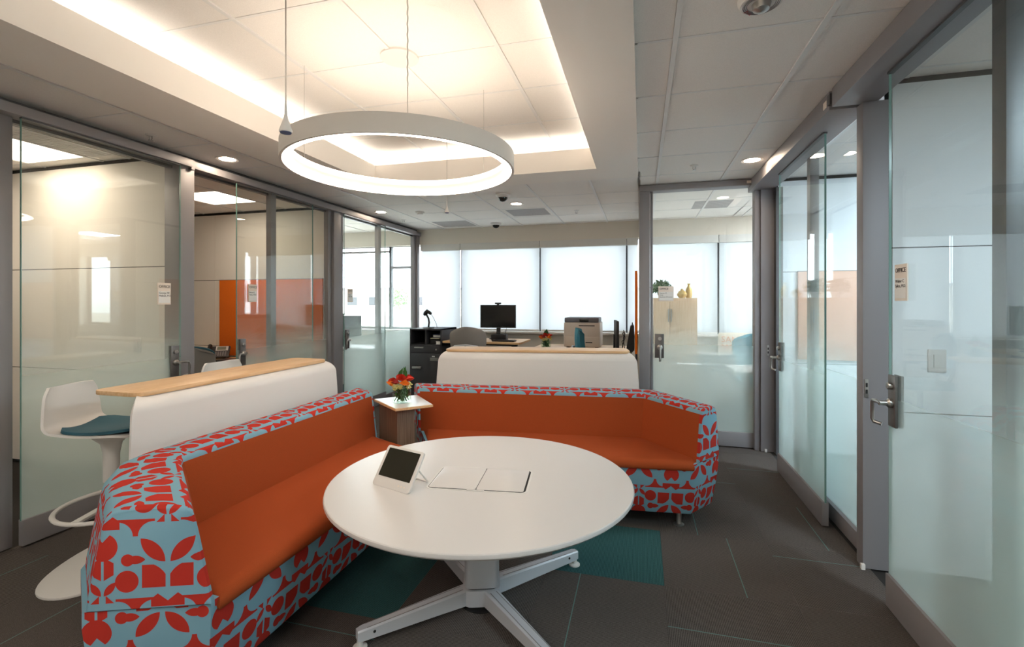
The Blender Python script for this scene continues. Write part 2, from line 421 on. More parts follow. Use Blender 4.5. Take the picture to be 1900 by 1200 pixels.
gap_free_ring('cove_lip', m_soffit, (IX0 - .02, IX1 + .02, IY0 - .02, IY1 + .02), (IX0, IX1, IY0, IY1), SOF + .07, 2.785)
gap_free_ring('cove_back', m_soffit, (IX0 - .16, IX1 + .16, IY0 - .16, IY1 + .16), (IX0 - .14, IX1 + .14, IY0 - .14, IY1 + .14), SOF + .07, UPZ + .03)
m_cove = emit('cove led', COVE, L_COVE)
for a in ((IX0 - .10, IX0 - .07, IY0, IY1), (IX1 + .07, IX1 + .10, IY0, IY1), (IX0, IX1, IY1 + .07, IY1 + .10), (IX0, IX1, IY0 - .10, IY0 - .07)):
    cbox('cove_light_strip', m_cove, ceil, *a, 2.745, 2.765)

# ------------------------------------------------------------------ glass fronts
def glass_box(name, mat, parent, x0, x1, y0, y1, z0, z1): return obj(name, bx(x0, x1, y0, y1, z0, z1), mat, parent, smooth=0)

def lever_set(door, x, y, side, out):
    """Lock plate, cylinder and U lever on a pane lying along Y; side = +1/-1 way the corridor lies, out = which way the lever points along Y."""
    s = side
    pl = B('lock_plate', m_plate, door, x, x + s * .012, y - .033, y + .033, 0.87, 1.11, .003)
    pb = B('lock_plate', m_plate, door, x - s * .012 - s * .012, x - s * .012, y - .033, y + .033, 0.87, 1.11, .003)
    b = lathe([(.017, 0), (.017, .014), (.013, .017), (.0, .017)], 20); b.transform(Matrix.Translation((x + s * .012, y, 1.06)) @ Matrix.Rotation(s * PI / 2, 4, 'Y'))
    obj('lock_cylinder', b, m_steel, pl)
    b = lathe([(.022, 0), (.022, .012), (.012, .02), (.012, .05)], 20); b.transform(Matrix.Translation((x + s * .012, y, 0.98)) @ Matrix.Rotation(s * PI / 2, 4, 'Y'))
    rose = obj('rose', b, m_steel, pl)
    X0 = x + s * .055
    obj('lever_handle', tube([(X0, y, .98), (X0, y + out * .04, .98), (X0, y + out * .075, .978), (X0, y + out * .083, .965), (X0, y + out * .083, .89), (X0 - s * .006, y + out * .08, .875), (X0 - s * .03, y + out * .06, .868)], .009, 10), m_steel, pl)

def sliding_door(name, label, x, y0, y1, side, lead, frame=False):
    """Frameless sliding glass leaf along Y with bottom rail; side = corridor direction; lead = 'y0' or 'y1', the edge with the handle."""
    d = struct(name, label, 'door')
    g = glass_box('glass_pane', m_film, d, x - .006, x + .006, y0, y1, .155, 2.535)
    B('bottom_rail', m_alu, d, x - .02, x + .02, y0, y1, .012, .165, .003)
    B('top_hanger', m_alud, d, x - .012, x + .012, y0, y1, 2.53, 2.545)
    for yy in (y0, y1): glass_box('glass_edge', m_edge, g, x - .0055, x + .0055, yy - .0015, yy + .0015, .16, 2.53)
    yl = y0 if lead == 'y0' else y1
    inw = 1 if lead == 'y0' else -1
    lever_set(d, x + side * .007, yl + inw * .055, side, -inw)
    return d
def name_sign(label, px, py, pz, w, h, side, lines):
    """Office name plate on the corridor face of a pane along Y (side +-1) ; text runs in the reading direction."""
    t = thing('door_sign', label, 'sign', (px, py, pz), 0, 'office name signs on the glass')
    s = side
    B('plate', m_sign, t, 0, s * .006, -w / 2, w / 2, 0, h, .001)
    B('paper_insert', m_paper, t, s * .006, s * .0068, -w / 2 + .008, w / 2 - .006, .012, h * .62, 0)
    yd = 1 if s > 0 else -1        # reading direction along Y seen from the corridor
    base = Matrix(((0, 0, s, s * .0072), (yd, 0, 0, -yd * w / 2), (0, 1, 0, 0), (0, 0, 0, 1)))
    lettering('lettering', 'OFFICE', h * .17, m_ink, t, base @ Matrix.Translation((w * .08, h * .78, 0)))
    for k, ln in enumerate(lines): lettering('lettering', ln, h * .115, m_ink, t, base @ Matrix.Translation((w * .09, h * (.5 - .13 * k), 0)))
    return t

# left front
wl = struct('wall_left', 'grey framed glass office front along the corridor, white stools before it')
XD = -3.53
def rail(parent, x0, x1, y0, y1, z0=2.54, z1=2.60, dark=True):
    r = B('header_rail', m_alu, parent, x0, x1, y0, y1, z0, z1, .003)
    return r
rail(wl, -3.62, -3.505, YN, 3.075); rail(wl, -3.64, -3.53, 3.11, 7.30)
B('rail_end_cap', m_alud, wl, -3.64, -3.52, 3.078, 3.108, 2.525, 2.602)
B('head_infill', m_alud, wl, -3.66, -3.62, YN, YB, 2.52, 2.66)
def post(parent, x0, x1, y0, y1, mat=None, z1=2.54, name='post'): return B(name, mat or m_alu, parent, x0, x1, y0, y1, 0, z1, .003)
post(wl, -3.70, -3.55, 2.995, 3.13); post(wl, -3.70, -3.56, 5.00, 5.18); post(wl, -3.68, -3.56, 7.22, 7.30)
def fixed_panel(parent, x, y0, y1, mt=None):
    """Fixed framed glass light behind the sliding leaf."""
    g = glass_box('fixed_glass', m_film, parent, x - .005, x + .005, y0 + .05, y1 - .05, .10, 2.54)
    for a in (y0, y1 - .07): B('stile', mt or m_alu, parent, x - .03, x + .03, a, a + .07, 0, 2.545, .002)
    B('bottom_rail', m_alu, parent, x - .03, x + .03, y0 + .07, y1 - .07, .0, .10, .002)
    return g
fixed_panel(wl, -3.62, -.2, 1.97); fixed_panel(wl, -3.62, 4.02, 5.00); fixed_panel(wl, -3.62, 6.06, 7.22)
sliding_door('door_1', 'closed sliding glass door behind the nearest white stool', XD, 1.975, 2.985, 1, 'y1')
sliding_door('door_2', 'half open sliding glass door in front of the orange pinboard', XD - .02, 3.555, 4.60, 1, 'y0')
sliding_door('door_3', 'closed sliding glass door of the daylit corner office', XD - .02, 5.185, 6.17, 1, 'y0')
name_sign('office sign on the glass door behind the nearest white stool', XD + .0075, 2.845, 1.43, .105, .165, 1, ('George W.', 'Malbuk, M.D.'))
name_sign('office sign on the half open door before the orange pinboard', XD - .0125, 3.73, 1.45, .10, .165, 1, ('Bruce E.', 'Sales, M.D.'))
name_sign('small office sign on the door of the daylit corner office', XD - .0125, 5.30, 1.45, .105, .165, 1, ('Susan L.', 'Hale, M.D.'))

# right front
wr = struct('wall_right', 'grey framed glass office front facing the sofa area, with two sliding doors')
XDR = 1.14
rail(wr, 1.03, 1.24, 3.10, 5.25, 2.54, 2.645); rail(wr, 1.03, 1.24, YN, 3.06, 2.54, 2.645)
B('rail_end_cap', m_alud, wr, 1.02, 1.10, 3.062, 3.098, 2.56, 2.62)
b_ = B('rail_label', m_sign, wr, 1.0285, 1.03, 3.14, 3.19, 2.57, 2.61)
B('jamb', m_alu, wr, 1.165, 1.295, 3.02, 3.10, 0, 2.54, .003)
B('corner_post', m_alu, wr, 1.12, 1.26, 5.12, 5.20, 0, 2.54, .003)
B('jamb_edge', m_alud, wr, 1.235, 1.295, 5.05, 5.12, 0, 2.54)
fixed_panel(wr, 1.25, 3.10, 4.12); fixed_panel(wr, 1.25, -.3, 2.12, m_alud)  # near stiles get the dark grey to paint in their shadow
for yy in (3.02, 5.118):
    p_ = B('strike_plate', m_steel, wr, 1.172, 1.19, yy - .004, yy + .001, .93, 1.03, .001)
    for zz in (.952, .988): B('strike_slot', m_dark, p_, 1.177, 1.186, yy - .005, yy - .003, zz, zz + .022)
    B('door_guide', m_whitep, wr, 1.15, 1.17, yy - .02, yy + .0, 0.0, .03, .003)
sliding_door('door_4', 'half open sliding glass door at the image edge with a large lever', XDR, 1.62, 2.665, -1, 'y1')
sliding_door('door_5', 'half open sliding glass door beside the end of the orange sofa', XDR, 3.495, 4.545, -1, 'y1')
name_sign('office sign on the large glass door nearest the camera', XDR - .0075, 2.54, 1.455, .105, .165, -1, ('Walter C.', 'Sykes, M.D.'))

# glazed front of the office behind the right sofa (runs along X)
wi = struct('wall_inner', 'glazed office front behind the end of the orange sofa')
YF = 5.20
B('header_rail', m_alu, wi, -.02, 1.10, 5.10, 5.24, 2.585, 2.645, .003)
b_ = B('rail_label', m_sign, wi, .99, 1.06, 5.0985, 5.10, 2.605, 2.63)
B('post', m_alu, wi, -.02, .085, 5.12, 5.25, 0, 2.585, .003)
B('stile', m_alu, wi, .09, .115, 5.18, 5.25, 0, 2.585, .002); B('stile', m_alu, wi, 1.07, 1.115, 5.14, 5.25, 0, 2.585, .002)
d6 = struct('door_6', 'glass door of the office with the tall oak cabinet', 'door')
glass_box('glass_pane', m_film, d6, .115, 1.07, 5.20, 5.21, .15, 2.585)
B('bottom_rail', m_alu, d6, .115, 1.07, 5.18, 5.23, .012, .155, .003)
pl = B('lock_plate', m_plate, d6, .135, .225, 5.185, 5.198, .87, 1.12, .003)
b = lathe([(.018, 0), (.018, .014), (.0, .014)], 20); b.transform(Matrix.Translation((.185, 5.185, 1.07)) @ Matrix.Rotation(PI / 2, 4, 'X')); obj('lock_cylinder', b, m_steel, pl)
b = lathe([(.028, 0), (.028, .014), (.014, .02), (.014, .05)], 20); b.transform(Matrix.Translation((.185, 5.185, .98)) @ Matrix.Rotation(PI / 2, 4, 'X')); obj('rose', b, m_steel, pl)
obj('lever_handle', tube([(.185, 5.135, .985), (.185, 5.13, .96), (.185, 5.13, .86), (.185, 5.15, .845)], .012, 10), m_steel, pl)
t = thing('door_sign', 'office sign on the glass in front of the oak cabinet', 'sign', (.245, 5.197, 1.455), 0, 'office name signs on the glass')
B('plate', m_sign, t, -.075, .075, -.006, 0, 0, .155, .001); B('paper_insert', m_paper, t, -.066, .068, -.0068, -.006, .012, .098)
fx = Matrix(((1, 0, 0, -.075), (0, 0, -1, -.0072), (0, 1, 0, 0), (0, 0, 0, 1)))
lettering('lettering', 'OFFICE', .027, m_ink, t, fx @ Matrix.Translation((.012, .122, 0)))
for k, ln in enumerate(('Sharon M.', 'Kelly', 'Business Director')): lettering('lettering', ln, .0175, m_ink, t, fx @ Matrix.Translation((.013, .08 - .02 * k, 0)))

# ------------------------------------------------------------------ partitions with panel joints
def partition(name, label, axis, p0, p1, at, th, zs, mat, cuts, face):
    """Panelled wall; axis 'x' runs along X at y=at; panels stand proud of a dark core on the face side (+1/-1)."""
    w = struct(name, label)
    def bb(nm, mt, a0, a1, b0, b1, z0, z1, bev=0):
        return B(nm, mt, w, a0, a1, b0, b1, z0, z1, bev) if axis == 'x' else B(nm, mt, w, b0, b1, a0, a1, z0, z1, bev)
    bb('core', m_dark, p0, p1, at, at + th, 0, CEIL + .02)
    cs = [p0] + list(cuts) + [p1]; zz = [0.02] + list(zs) + [CEIL - .03]
    for f in ((face, -face) if face else (1, -1)):
        for a, c in zip(cs, cs[1:]):
            for z0, z1 in zip(zz, zz[1:]):
                b0, b1 = (at - .012, at) if f < 0 else (at + th, at + th + .012)
                bb('wall_panel', mat, a + .002, c - .002, b0, b1, z0 + .003, z1 - .003)
    return w
ZJ = (.86, 1.74)
partition('wall_partition', 'cream panelled wall seen through the nearest glass door', 'x', XFL, -3.70, 3.05, .08, ZJ, m_wall, (), 0)
partition('wall_partition', 'cream panelled wall carrying the orange pinboard', 'x', XFL, -3.70, 5.22, .08, ZJ, m_wall, (-5.55,), 0)
partition('wall_partition', 'white panelled wall behind the large glass door', 'x', 1.30, XFR, 3.03, .07, ZJ, m_wallr, (2.6,), 0)
partition('wall_partition', 'white panelled wall behind the half open far door', 'x', 1.28, XFR, 5.18, .07, ZJ, m_wallr, (2.6,), 0)
partition('wall_partition', 'thin panelled wall beside the black monitor', 'y', 5.26, YB - .14, -.015, .05, ZJ, m_wall, (), 0)
for nm, lb, a in (('wall_far_left', 'plain outer wall of the cream panelled offices', (XFL - .1, XFL, YN, YB)), ('wall_far_right', 'plain outer wall of the white panelled offices', (XFR, XFR + .1, YN, YB)), ('wall_near', 'plain white wall closing the room behind the camera', (XFL - .1, XFR + .1, YN - .1, YN))):
    tag(obj(nm, bx(*a, 0, 3.0), m_paint, smooth=0), lb, 'wall', kind='structure')

# ------------------------------------------------------------------ back wall, windows, shades, daylight outside
wb = struct('wall_back', 'window wall with beige bulkhead above and low wall below')
ZS, ZT = .985, 2.42
B('bulkhead', m_beige, wb, XFL, XFR, YB - .10, YB + .1, 2.40, 3.0)
B('low_wall', m_beige, wb, XFL, XFR, YB - .02, YB + .1, 0, ZS - .03)
B('sill', m_white, wb, XFL, XFR, YB - .14, YB + .1, ZS - .03, ZS, .004)
B('lower_ledge', m_white, wb, .05, XFR, YB - .34, YB - .02, .72, .745, .004)
MX = [-6.6, -5.5, -4.17, -2.853, -1.532, -.211, 1.06, 2.38, 3.5, 4.2]
for k, (a, c) in enumerate(zip(MX, MX[1:])):
    w = struct('window_%d' % (k + 1), ['tall window in the corner of the daylit office', 'clear window of the daylit corner office with shade raised', 'clear corner window with a transom bar', 'window behind the dark filing cabinet', 'window behind the computer monitor', 'window behind the printer', 'window behind the tall oak cabinet', 'window at the end of the oak cabinet office', 'last window of the oak cabinet office'][k], 'window')
    for x in (a, c): B('mullion', m_dkgrey, w, x - .022 if x == c else x, x if x == c else x + .022, YB, YB + .07, ZS, ZT)
    B('head', m_alu, w, a + .022, c - .022, YB, YB + .07, ZT - .03, ZT); B('bottom_frame', m_alu, w, a + .022, c - .022, YB, YB + .07, ZS, ZS + .04)
    if k < 3: B('transom', m_alu, w, a + .022, min(c - .022, -3.68), YB, YB + .06, 2.02 if k == 2 else 2.30, 2.06 if k == 2 else 2.33)
    glass_box('glass_pane', m_pane, w, a + .022, c - .022, YB + .03, YB + .036, ZS + .04, ZT - .03)
sl = ['pale roller shade behind the dark filing cabinet', 'pale roller shade behind the computer monitor', 'pale roller shade behind the printer', 'narrow end of pale shading behind the tall oak cabinet', 'pale roller shade in the end window of the oak cabinet office', 'pale roller shade in the last office window']
for k, (a, c) in enumerate(zip([-3.56] + MX[3:8], MX[3:9])):
    y = YB - .05
    for seg in ([(a, c)] if not (a < -.05 < c) else [(a, -.04), (.06, c)]):
        t = thing('roller_shade', 'sliver of roller shade beside the orange board' if seg[1] == -.04 and a > -1 else sl[min(k, 5)], 'shade', ((seg[0] + seg[1]) / 2, y, ZS), 0, 'roller shades on the window wall')
        h = (seg[1] - seg[0]) / 2 - .012
        B('fabric', m_shade, t, -h, h, -.001, .001, .03, 1.36)
        B('hem_bar', m_hem, t, -h, h, -.008, .008, .005, .032, .003)
        B('cassette', m_hem, t, -h - .008, h + .008, -.05, .02, 1.31, 1.415, .003)
t = thing('parapet', 'white terrace parapet outside the corner office window', 'parapet', (-4, 9.4, 0))
B('coping', m_paint, t, -14, 18, -.12, .12, 1.10, 1.16, .01); B('upstand', m_paint, t, -14, 18, -.09, .09, -.5, 1.10)
tag(obj('ground', bx(-60, 60, YB + .2, 90, -.6, -.5), M('pale paving', (190, 186, 180), .9), smooth=0), 'pale paved terrace outside the windows', 'ground', kind='structure')
def leaf_ball(name, mat, parent, c, r, n, ls, seed, sq=1.0):
    rr = random.Random(seed); b = bmesh.new()
    for _ in range(n):
        v = Vector((rr.gauss(0, 1), rr.gauss(0, 1), rr.gauss(0, 1))).normalized() * (rr.random() ** .4) * r; v.z *= sq
        q = Matrix.Rotation(rr.uniform(0, 6.3), 4, Vector((rr.gauss(0, 1), rr.gauss(0, 1), rr.gauss(0, 1))).normalized())
        s = ls * rr.uniform(.6, 1.2); p = Vector(c) + v
        pts = [(-s, 0, 0), (-.3 * s, .42 * s, .1 * s), (.4 * s, .36 * s, .1 * s), (s, 0, -.1 * s), (.4 * s, -.36 * s, .1 * s), (-.3 * s, -.42 * s, .1 * s)]
        b.faces.new([b.verts.new(p + (q @ Vector(u))) for u in pts])
    o = obj(name, b, mat, parent, smooth=0); o['kind'] = 'stuff'; return o
for k, (x, y, r, lb) in enumerate(((-8.75, 16.2, .42, 'small round green tree outside the corner window'),)):
    t = thing('tree', lb, 'tree', (x, y, -.5)); leaf_ball('foliage', M('sunlit leaf', (150, 180, 130), .7), t, (0, 0, 2.1), r, 400, .09, k); obj('trunk', tube([(0, 0, 0), (.03, 0, 1.9)], .05), m_walnut, t)  # foliage is one even pale green
for k, (x, w, h, lb) in enumerate(((-30, 9, 3.4, 'long low pale building outside the corner window'), (-48, 7, 4.2, 'taller pale building at the far left outside'), (4, 12, 3.2, 'low pale building beyond the shaded windows'))):
    t = thing('distant_building', lb, 'building', (x, 52, -.5), 0)
    B('wall', m_beige, t, -w, w, 0, 6, 0, h); B('roof', m_alu, t, -w - .3, w + .3, -.3, 6.3, h, h + .25)
    for q in range(6): B('window', m_dkgrey, t, -w + (q + .3) * w / 3, -w + (q + .75) * w / 3, -.05, .0, h * .45, h * .75)

# ------------------------------------------------------------------ ceiling fittings and lamps
def troffer(label, x0, x1, y0, y1, col, s):
    t = thing('ceiling_light', label, 'light', ((x0 + x1) / 2, (y0 + y1) / 2, CEIL), 0, 'square ceiling light panels'); hx, hy = (x1 - x0) / 2, (y1 - y0) / 2
    B('diffuser', emit('panel light', col, s), t, -hx + .02, hx - .02, -hy + .02, hy - .02, .002, .008)
    b = bmesh.new()
    for a in ((-hx, -hx + .02, -hy, hy), (hx - .02, hx, -hy, hy), (-hx, hx, -hy, -hy + .02), (-hx, hx, hy - .02, hy)): bx(*a, -.003, .012, bm=b)
    obj('rim', b, m_tee, t)
    B('housing', m_tee, t, -hx, hx, -hy, hy, .014, .06)
# office ceilings
HL1 = [(-5.12, -4.43, 2.30, 2.93)]
ceiling_field(XFL, XL - .06, -.5, 3.04, CEIL, [-6.4, -5.77, -5.12, -4.43, -4.13], [1.69, 2.31, 2.93], holes=[(-5.12, -4.43, 1.7, 2.93), (-4.43, -4.13, 2.31, 2.93)])
ceiling_field(XFL, XL - .06, 3.14, 5.21, CEIL, [-6.4, -5.75, -5.09, -4.43, -3.8], [3.56, 4.16, 4.77], holes=[(-5.09, -4.43, 4.16, 4.77)])
ceiling_field(XFL, XL - .06, 5.31, YB - .1, CEIL, [-6.3, -5.7, -5.1, -4.5, -3.9], [5.9, 6.5, 7.1])
ceiling_field(1.235, XFR, -.5, 3.02, CEIL, GX, GY, holes=[(1.973, 2.58, .47, 1.08)])
ceiling_field(1.235, XFR, 3.11, 5.17, CEIL, GX, GY, holes=[(2.58, 3.19, 3.53, 4.15)])
ceiling_field(1.235, XFR, 5.26, YB - .1, CEIL, GX, GY, holes=[(1.973, 2.58, 5.9825, 6.595)])
troffer('bright ceiling light panel seen through the nearest glass door', -5.12, -4.43, 2.31, 2.93, OFFW, L_OFFICE)
troffer('bright ceiling light panel at the left image edge', -5.12, -4.43, 1.69, 2.31, OFFW, L_OFFICE)
troffer('bright ceiling light panel above the orange pinboard office', -5.09, -4.43, 4.16, 4.77, OFFW, L_OFFICE)
troffer('ceiling light panel in the office behind the large glass door', 1.973, 2.58, .4695, 1.082, COOL, L_OFFICE_R)  # unseen panel added to brighten this office with cool light
troffer('ceiling light panel in the office behind the half open far door', 2.58, 3.19, 3.532, 4.1445, COOL, L_OFFICE_R)  # second added panel, out of view, lighting the far office
troffer('ceiling light panel in the office with the tall oak cabinet', 1.973, 2.58, 5.9825, 6.595, (.92, .96, 1.0), 22.0)  # added out of sight to lift the dim cabinet office
for k, (a, c) in enumerate(((-.493, .15), (-1.8, -1.142), (-3.125, -2.47))):
    troffer(['ceiling light panel behind the camera nearest the large glass door', 'ceiling light panel behind the camera in the middle', 'ceiling light panel behind the camera by the cream offices'][k], a, c, -1.1, -.53, (1, .93, .84), L_NEAR)  # fill panels added out of view to light the room
def grille(label, x0, x1, y0, y1, n, mat, run='y'):
    t = thing('air_grille', label, 'vent', ((x0 + x1) / 2, (y0 + y1) / 2, CEIL), 0, 'ceiling air grilles'); hx, hy = (x1 - x0) / 2, (y1 - y0) / 2
    B('backing', m_dkgrey, t, -hx, hx, -hy, hy, .006, .012)
    for k in range(n):
        if run == 'y': q = -hy + (k + .2) * 2 * hy / n; B('slat', mat, t, -hx, hx, q, q + 2 * hy / n * .6, -.001, .005)
        else: q = -hx + (k + .2) * 2 * hx / n; B('slat', mat, t, q, q + 2 * hx / n * .6, -hy, hy, -.001, .005)
grille('ribbed ceiling grille beside the nearest office light panel', -4.42, -4.14, 2.32, 2.92, 26, m_tee, 'y')
grille('grey ceiling air grille nearest the window wall', -3.05, -2.5, 6.64, 7.15, 14, m_alu)
grille('grey ceiling air grille behind the ring pendant lamp', -1.72, -1.2, 6.03, 6.5, 14, m_alu)
grille('grey ceiling air grille in the oak cabinet office', .62, 1.05, 6.1, 6.6, 12, m_alu)
def downlight(label, x, y):
    t = thing('downlight', label, 'light', (x, y, CEIL), 0, 'round recessed downlights')
    obj('trim_ring', lathe([(.062, -.002), (.085, -.006), (.09, 0), (.09, .004), (.062, .004)], 36, cap=False), m_white, t)
    obj('lens', lathe([(.0, -.002), (.066, -.001)], 16), m_lens, t)
downlight('round downlight before the orange pinboard office', -3.36, 3.27); downlight('round downlight above the end of the orange sofa', .905, 4.45)
downlight('round downlight beside the dome camera', -1.477, 5.68); downlight('round downlight before the daylit corner office', -3.36, 5.73)
def sprinkler(label, x, y):
    t = thing('sprinkler', label, 'sprinkler', (x, y, CEIL), 0, 'ceiling sprinklers')
    obj('escutcheon', lathe([(0, 0), (.035, -.001), (.035, -.004), (.012, -.012), (0, -.012)], 24), m_white, t)
    b = tube([(-.01, 0, -.01), (-.012, 0, -.03), (0, 0, -.04)], .003, 6); tube([(.01, 0, -.01), (.012, 0, -.03), (0, 0, -.04)], .003, 6, bm=b); obj('yoke', b, m_steel, t)
    obj('deflector', lathe([(0, -.040), (.016, -.040), (.016, -.043), (0, -.043)], 16), m_steel, t)
sprinkler('small sprinkler above the nearest closed glass door', -3.40, 2.65); sprinkler('small sprinkler above the glazed office front', .449, 4.49)
sprinkler('small sprinkler near the window wall', -.82, 6.28); sprinkler('small sprinkler before the daylit corner office', -3.35, 6.35)
def dome(label, x, y, r):
    t = thing('dome_camera', label, 'camera', (x, y, CEIL), 0, 'ceiling dome cameras')
    obj('housing', lathe([(0, 0), (r * 1.5, 0), (r * 1.5, -.012), (r * 1.15, -.03), (r, -.034), (0, -.034)], 32), m_white, t)
    obj('dome', lathe([(r * .95 * math.cos(a), -.034 - r * .85 * math.sin(a)) for a in [PI / 2 * k / 8 for k in range(8)]] + [(0, -.034 - r * .85)], 28, cap=False), m_blackg, t)
dome('dome camera behind the ring pendant lamp', -1.496, 5.155, .055); dome('dome camera close to the window wall', -2.135, 6.98, .055)
t = thing('smoke_detector', 'white round detector beside the ring pendant lamp', 'detector', (-2.851, 5.855, CEIL))
obj('base', lathe([(0, 0), (.06, 0), (.06, -.012), (.05, -.02), (0, -.02)], 28), m_white, t); obj('cap', lathe([(.04, -.02), (.036, -.035), (0, -.038)], 28), m_whitep, t)
t = thing('fire_strobe', 'round ceiling fire strobe with red lettering', 'alarm', (.455, 2.075, CEIL))
obj('base', lathe([(0, 0), (.085, 0), (.085, -.015), (.075, -.03), (0, -.032)], 40), m_whitep, t)
b = bmesh.new()
for r in (.05, .057, .064): lathe([(r, -.030), (r + .002, -.034), (r + .004, -.030)], 40, bm=b, cap=False)
obj('grille_ring', b, m_alu, t); obj('lens', lathe([(.036, -.03), (.03, -.052), (.016, -.062), (0, -.064)], 28), m_steel, t)
for a in (-2.4, -.5): lettering('lettering', 'FIRE', .022, m_red, t, Matrix.Rotation(a, 4, 'Z') @ Matrix.Translation((-.026, -.074, -.0315)) @ Matrix.Rotation(PI, 4, 'X') @ Matrix.Translation((0, -.02, 0)))

# ring pendant
RC = (-1.352, 2.548); RB, RR = 2.215, .654
t = thing('ring_pendant_lamp', 'large white ring pendant lamp glowing inside, hung over the seating', 'lamp', (RC[0], RC[1], RB))
NR = 96
obj('ring_body', lathe([(RR - .014, .0), (RR, .0), (RR, .094), (RR - .012, .096), (RR - .046, .096), (RR - .046, .090), (RR - .014, .090), (RR - .014, .0)], NR, cap=False), m_whitep, t)
m_ring = emit('ring led', (1.0, .86, .70), L_RING); m_ring2 = emit('ring led upper', (1.0, .84, .66), L_RING * 0.9)
obj('inner_wall', lathe([(RR - .044, .030), (RR - .044, .078), (RR - .046, .090), (RR - .042, .090), (RR - .042, .03)], NR, cap=False), m_white, t)
obj('lower_diffuser', lathe([(RR - .014, .003), (RR - .047, .003), (RR - .047, .030)], 48, cap=False), m_ring, t)
obj('upper_diffuser', lathe([(RR - .049, .078), (RR - .049, .093)], 48, cap=False), m_ring2, t)
obj('top_diffuser', lathe([(RR - .014, .099), (RR - .044, .099)], 48, cap=False), m_ring2, t)
obj('canopy', lathe([(0, UPZ - RB), (.11, UPZ - RB), (.11, UPZ - RB - .012), (.04, UPZ - RB - .018), (0, UPZ - RB - .018)], 40), m_white, t, loc=(-.02, .0, 0))
for k, a in enumerate((math.radians(185), math.radians(60))):
    obj('suspension_wire', tube([((RR - .02) * math.cos(a), (RR - .02) * math.sin(a), .09), ((RR - .02) * math.cos(a), (RR - .02) * math.sin(a), UPZ - RB)], .0011, 6), m_steel, t)
pc_ = ((RR - .02) * math.cos(math.radians(-60)), (RR - .02) * math.sin(math.radians(-60)))
obj('power_cord', tube([(*pc_, .09), (*pc_, .22)], .0022, 6), m_steel, t); obj('power_cord', tube([(pc_[0] + .002 * math.sin(k * 1.9), pc_[1], .22 + (UPZ - RB - .22) * k / 30) for k in range(31)], .0035, 6), m_hem, t)
def mic(label, x, y, z):
    t = thing('hanging_microphone', label, 'microphone', (x, y, z), 0, 'hanging ceiling microphones')
    obj('body', lathe([(0, .0), (.020, .0), (.021, .006), (.013, .03), (.008, .045), (.005, .06), (.003, .10), (0, .10)], 20), m_whitep, t)
    obj('foam_tip', lathe([(0, -.004), (.017, -.003), (.018, .0), (0, .001)], 20), M('blue grey foam', (96, 106, 140), .9), t)
    top = UPZ - z if y < IY1 and x > IX0 else CEIL - z
    obj('cable', tube([(0, 0, .1), (0, 0, top)], .0022, 6), m_steel, t)
mic('hanging ceiling microphone in front of the ring pendant lamp', -1.155, 1.36, 2.02)
mic('hanging ceiling microphone behind the ring pendant lamp', -1.62, 3.85, 2.22)

# ------------------------------------------------------------------ sofas
def cum(ps):
    r = [0.0]
    for a, c in zip(ps, ps[1:]): r.append(r[-1] + math.hypot(a[0] - c[0], a[1] - c[1]))
    return r
def loft(stations, prof, uv_off=(0, 0), rep=3):
    """Skin swept through stations (inner plan point, outer plan point); prof = [(share of thickness, z)]; UV in metres."""
    st = []
    for (a, c) in zip(stations, stations[1:]):
        n = max(1, int(math.hypot(a[0][0] - c[0][0], a[0][1] - c[0][1]) / .12))
        for k in range(n): st.append(tuple(((a[j][0] + (c[j][0] - a[j][0]) * k / n, a[j][1] + (c[j][1] - a[j][1]) * k / n)) for j in (0, 1)))
    st.append(stations[-1])
    L = cum([((p[0] + q[0]) / 2, (p[1] + q[1]) / 2) for p, q in st])
    th = .34; V = cum([(s * th, z) for s, z in prof])
    b = bmesh.new(); uvl = b.loops.layers.uv.new('UVMap')
    g = []
    for (p, q) in st: g.append([b.verts.new((p[0] + (q[0] - p[0]) * s, p[1] + (q[1] - p[1]) * s, z)) for s, z in prof])
    for i in range(len(st) - 1):
        for j in range(len(prof) - 1):
            f = b.faces.new((g[i][j], g[i + 1][j], g[i + 1][j + 1], g[i][j + 1]))
            for lp, (a, c) in zip(f.loops, ((i, j), (i + 1, j), (i + 1, j + 1), (i, j + 1))): lp[uvl].uv = (L[a] + uv_off[0], V[c] + uv_off[1])
    bmesh.ops.recalc_face_normals(b, faces=b.faces)
    return b
def end_cap(stn, prof, outw, off=(0, 0)):
    p, q = stn; w = math.hypot(q[0] - p[0], q[1] - p[1])
    b = bmesh.new(); uvl = b.loops.layers.uv.new('UVMap')
    def ring(k, dz, d): return [b.verts.new((p[0] + (q[0] - p[0]) * (.5 + (s - .5) * k) + outw[0] * d, p[1] + (q[1] - p[1]) * (.5 + (s - .5) * k) + outw[1] * d, .58 + (z - .58) * dz)) for s, z in prof]
    r0, r1, r2 = ring(1, 1, 0), ring(.985, .985, .012), ring(.93, .95, .018)
    n = len(prof)
    fs = [b.faces.new((a[k], a[(k + 1) % n], c[(k + 1) % n], c[k])) for a, c in ((r0, r1), (r1, r2)) for k in range(n)] + [b.faces.new(r2)]
    dx, dy = (q[0] - p[0]) / w, (q[1] - p[1]) / w
    for f in fs:
        for lp in f.loops:
            co = lp.vert.co; lp[uvl].uv = ((co.x - p[0]) * dx + (co.y - p[1]) * dy + off[0], co.z + off[1])
    bmesh.ops.recalc_face_normals(b, faces=b.faces); return b
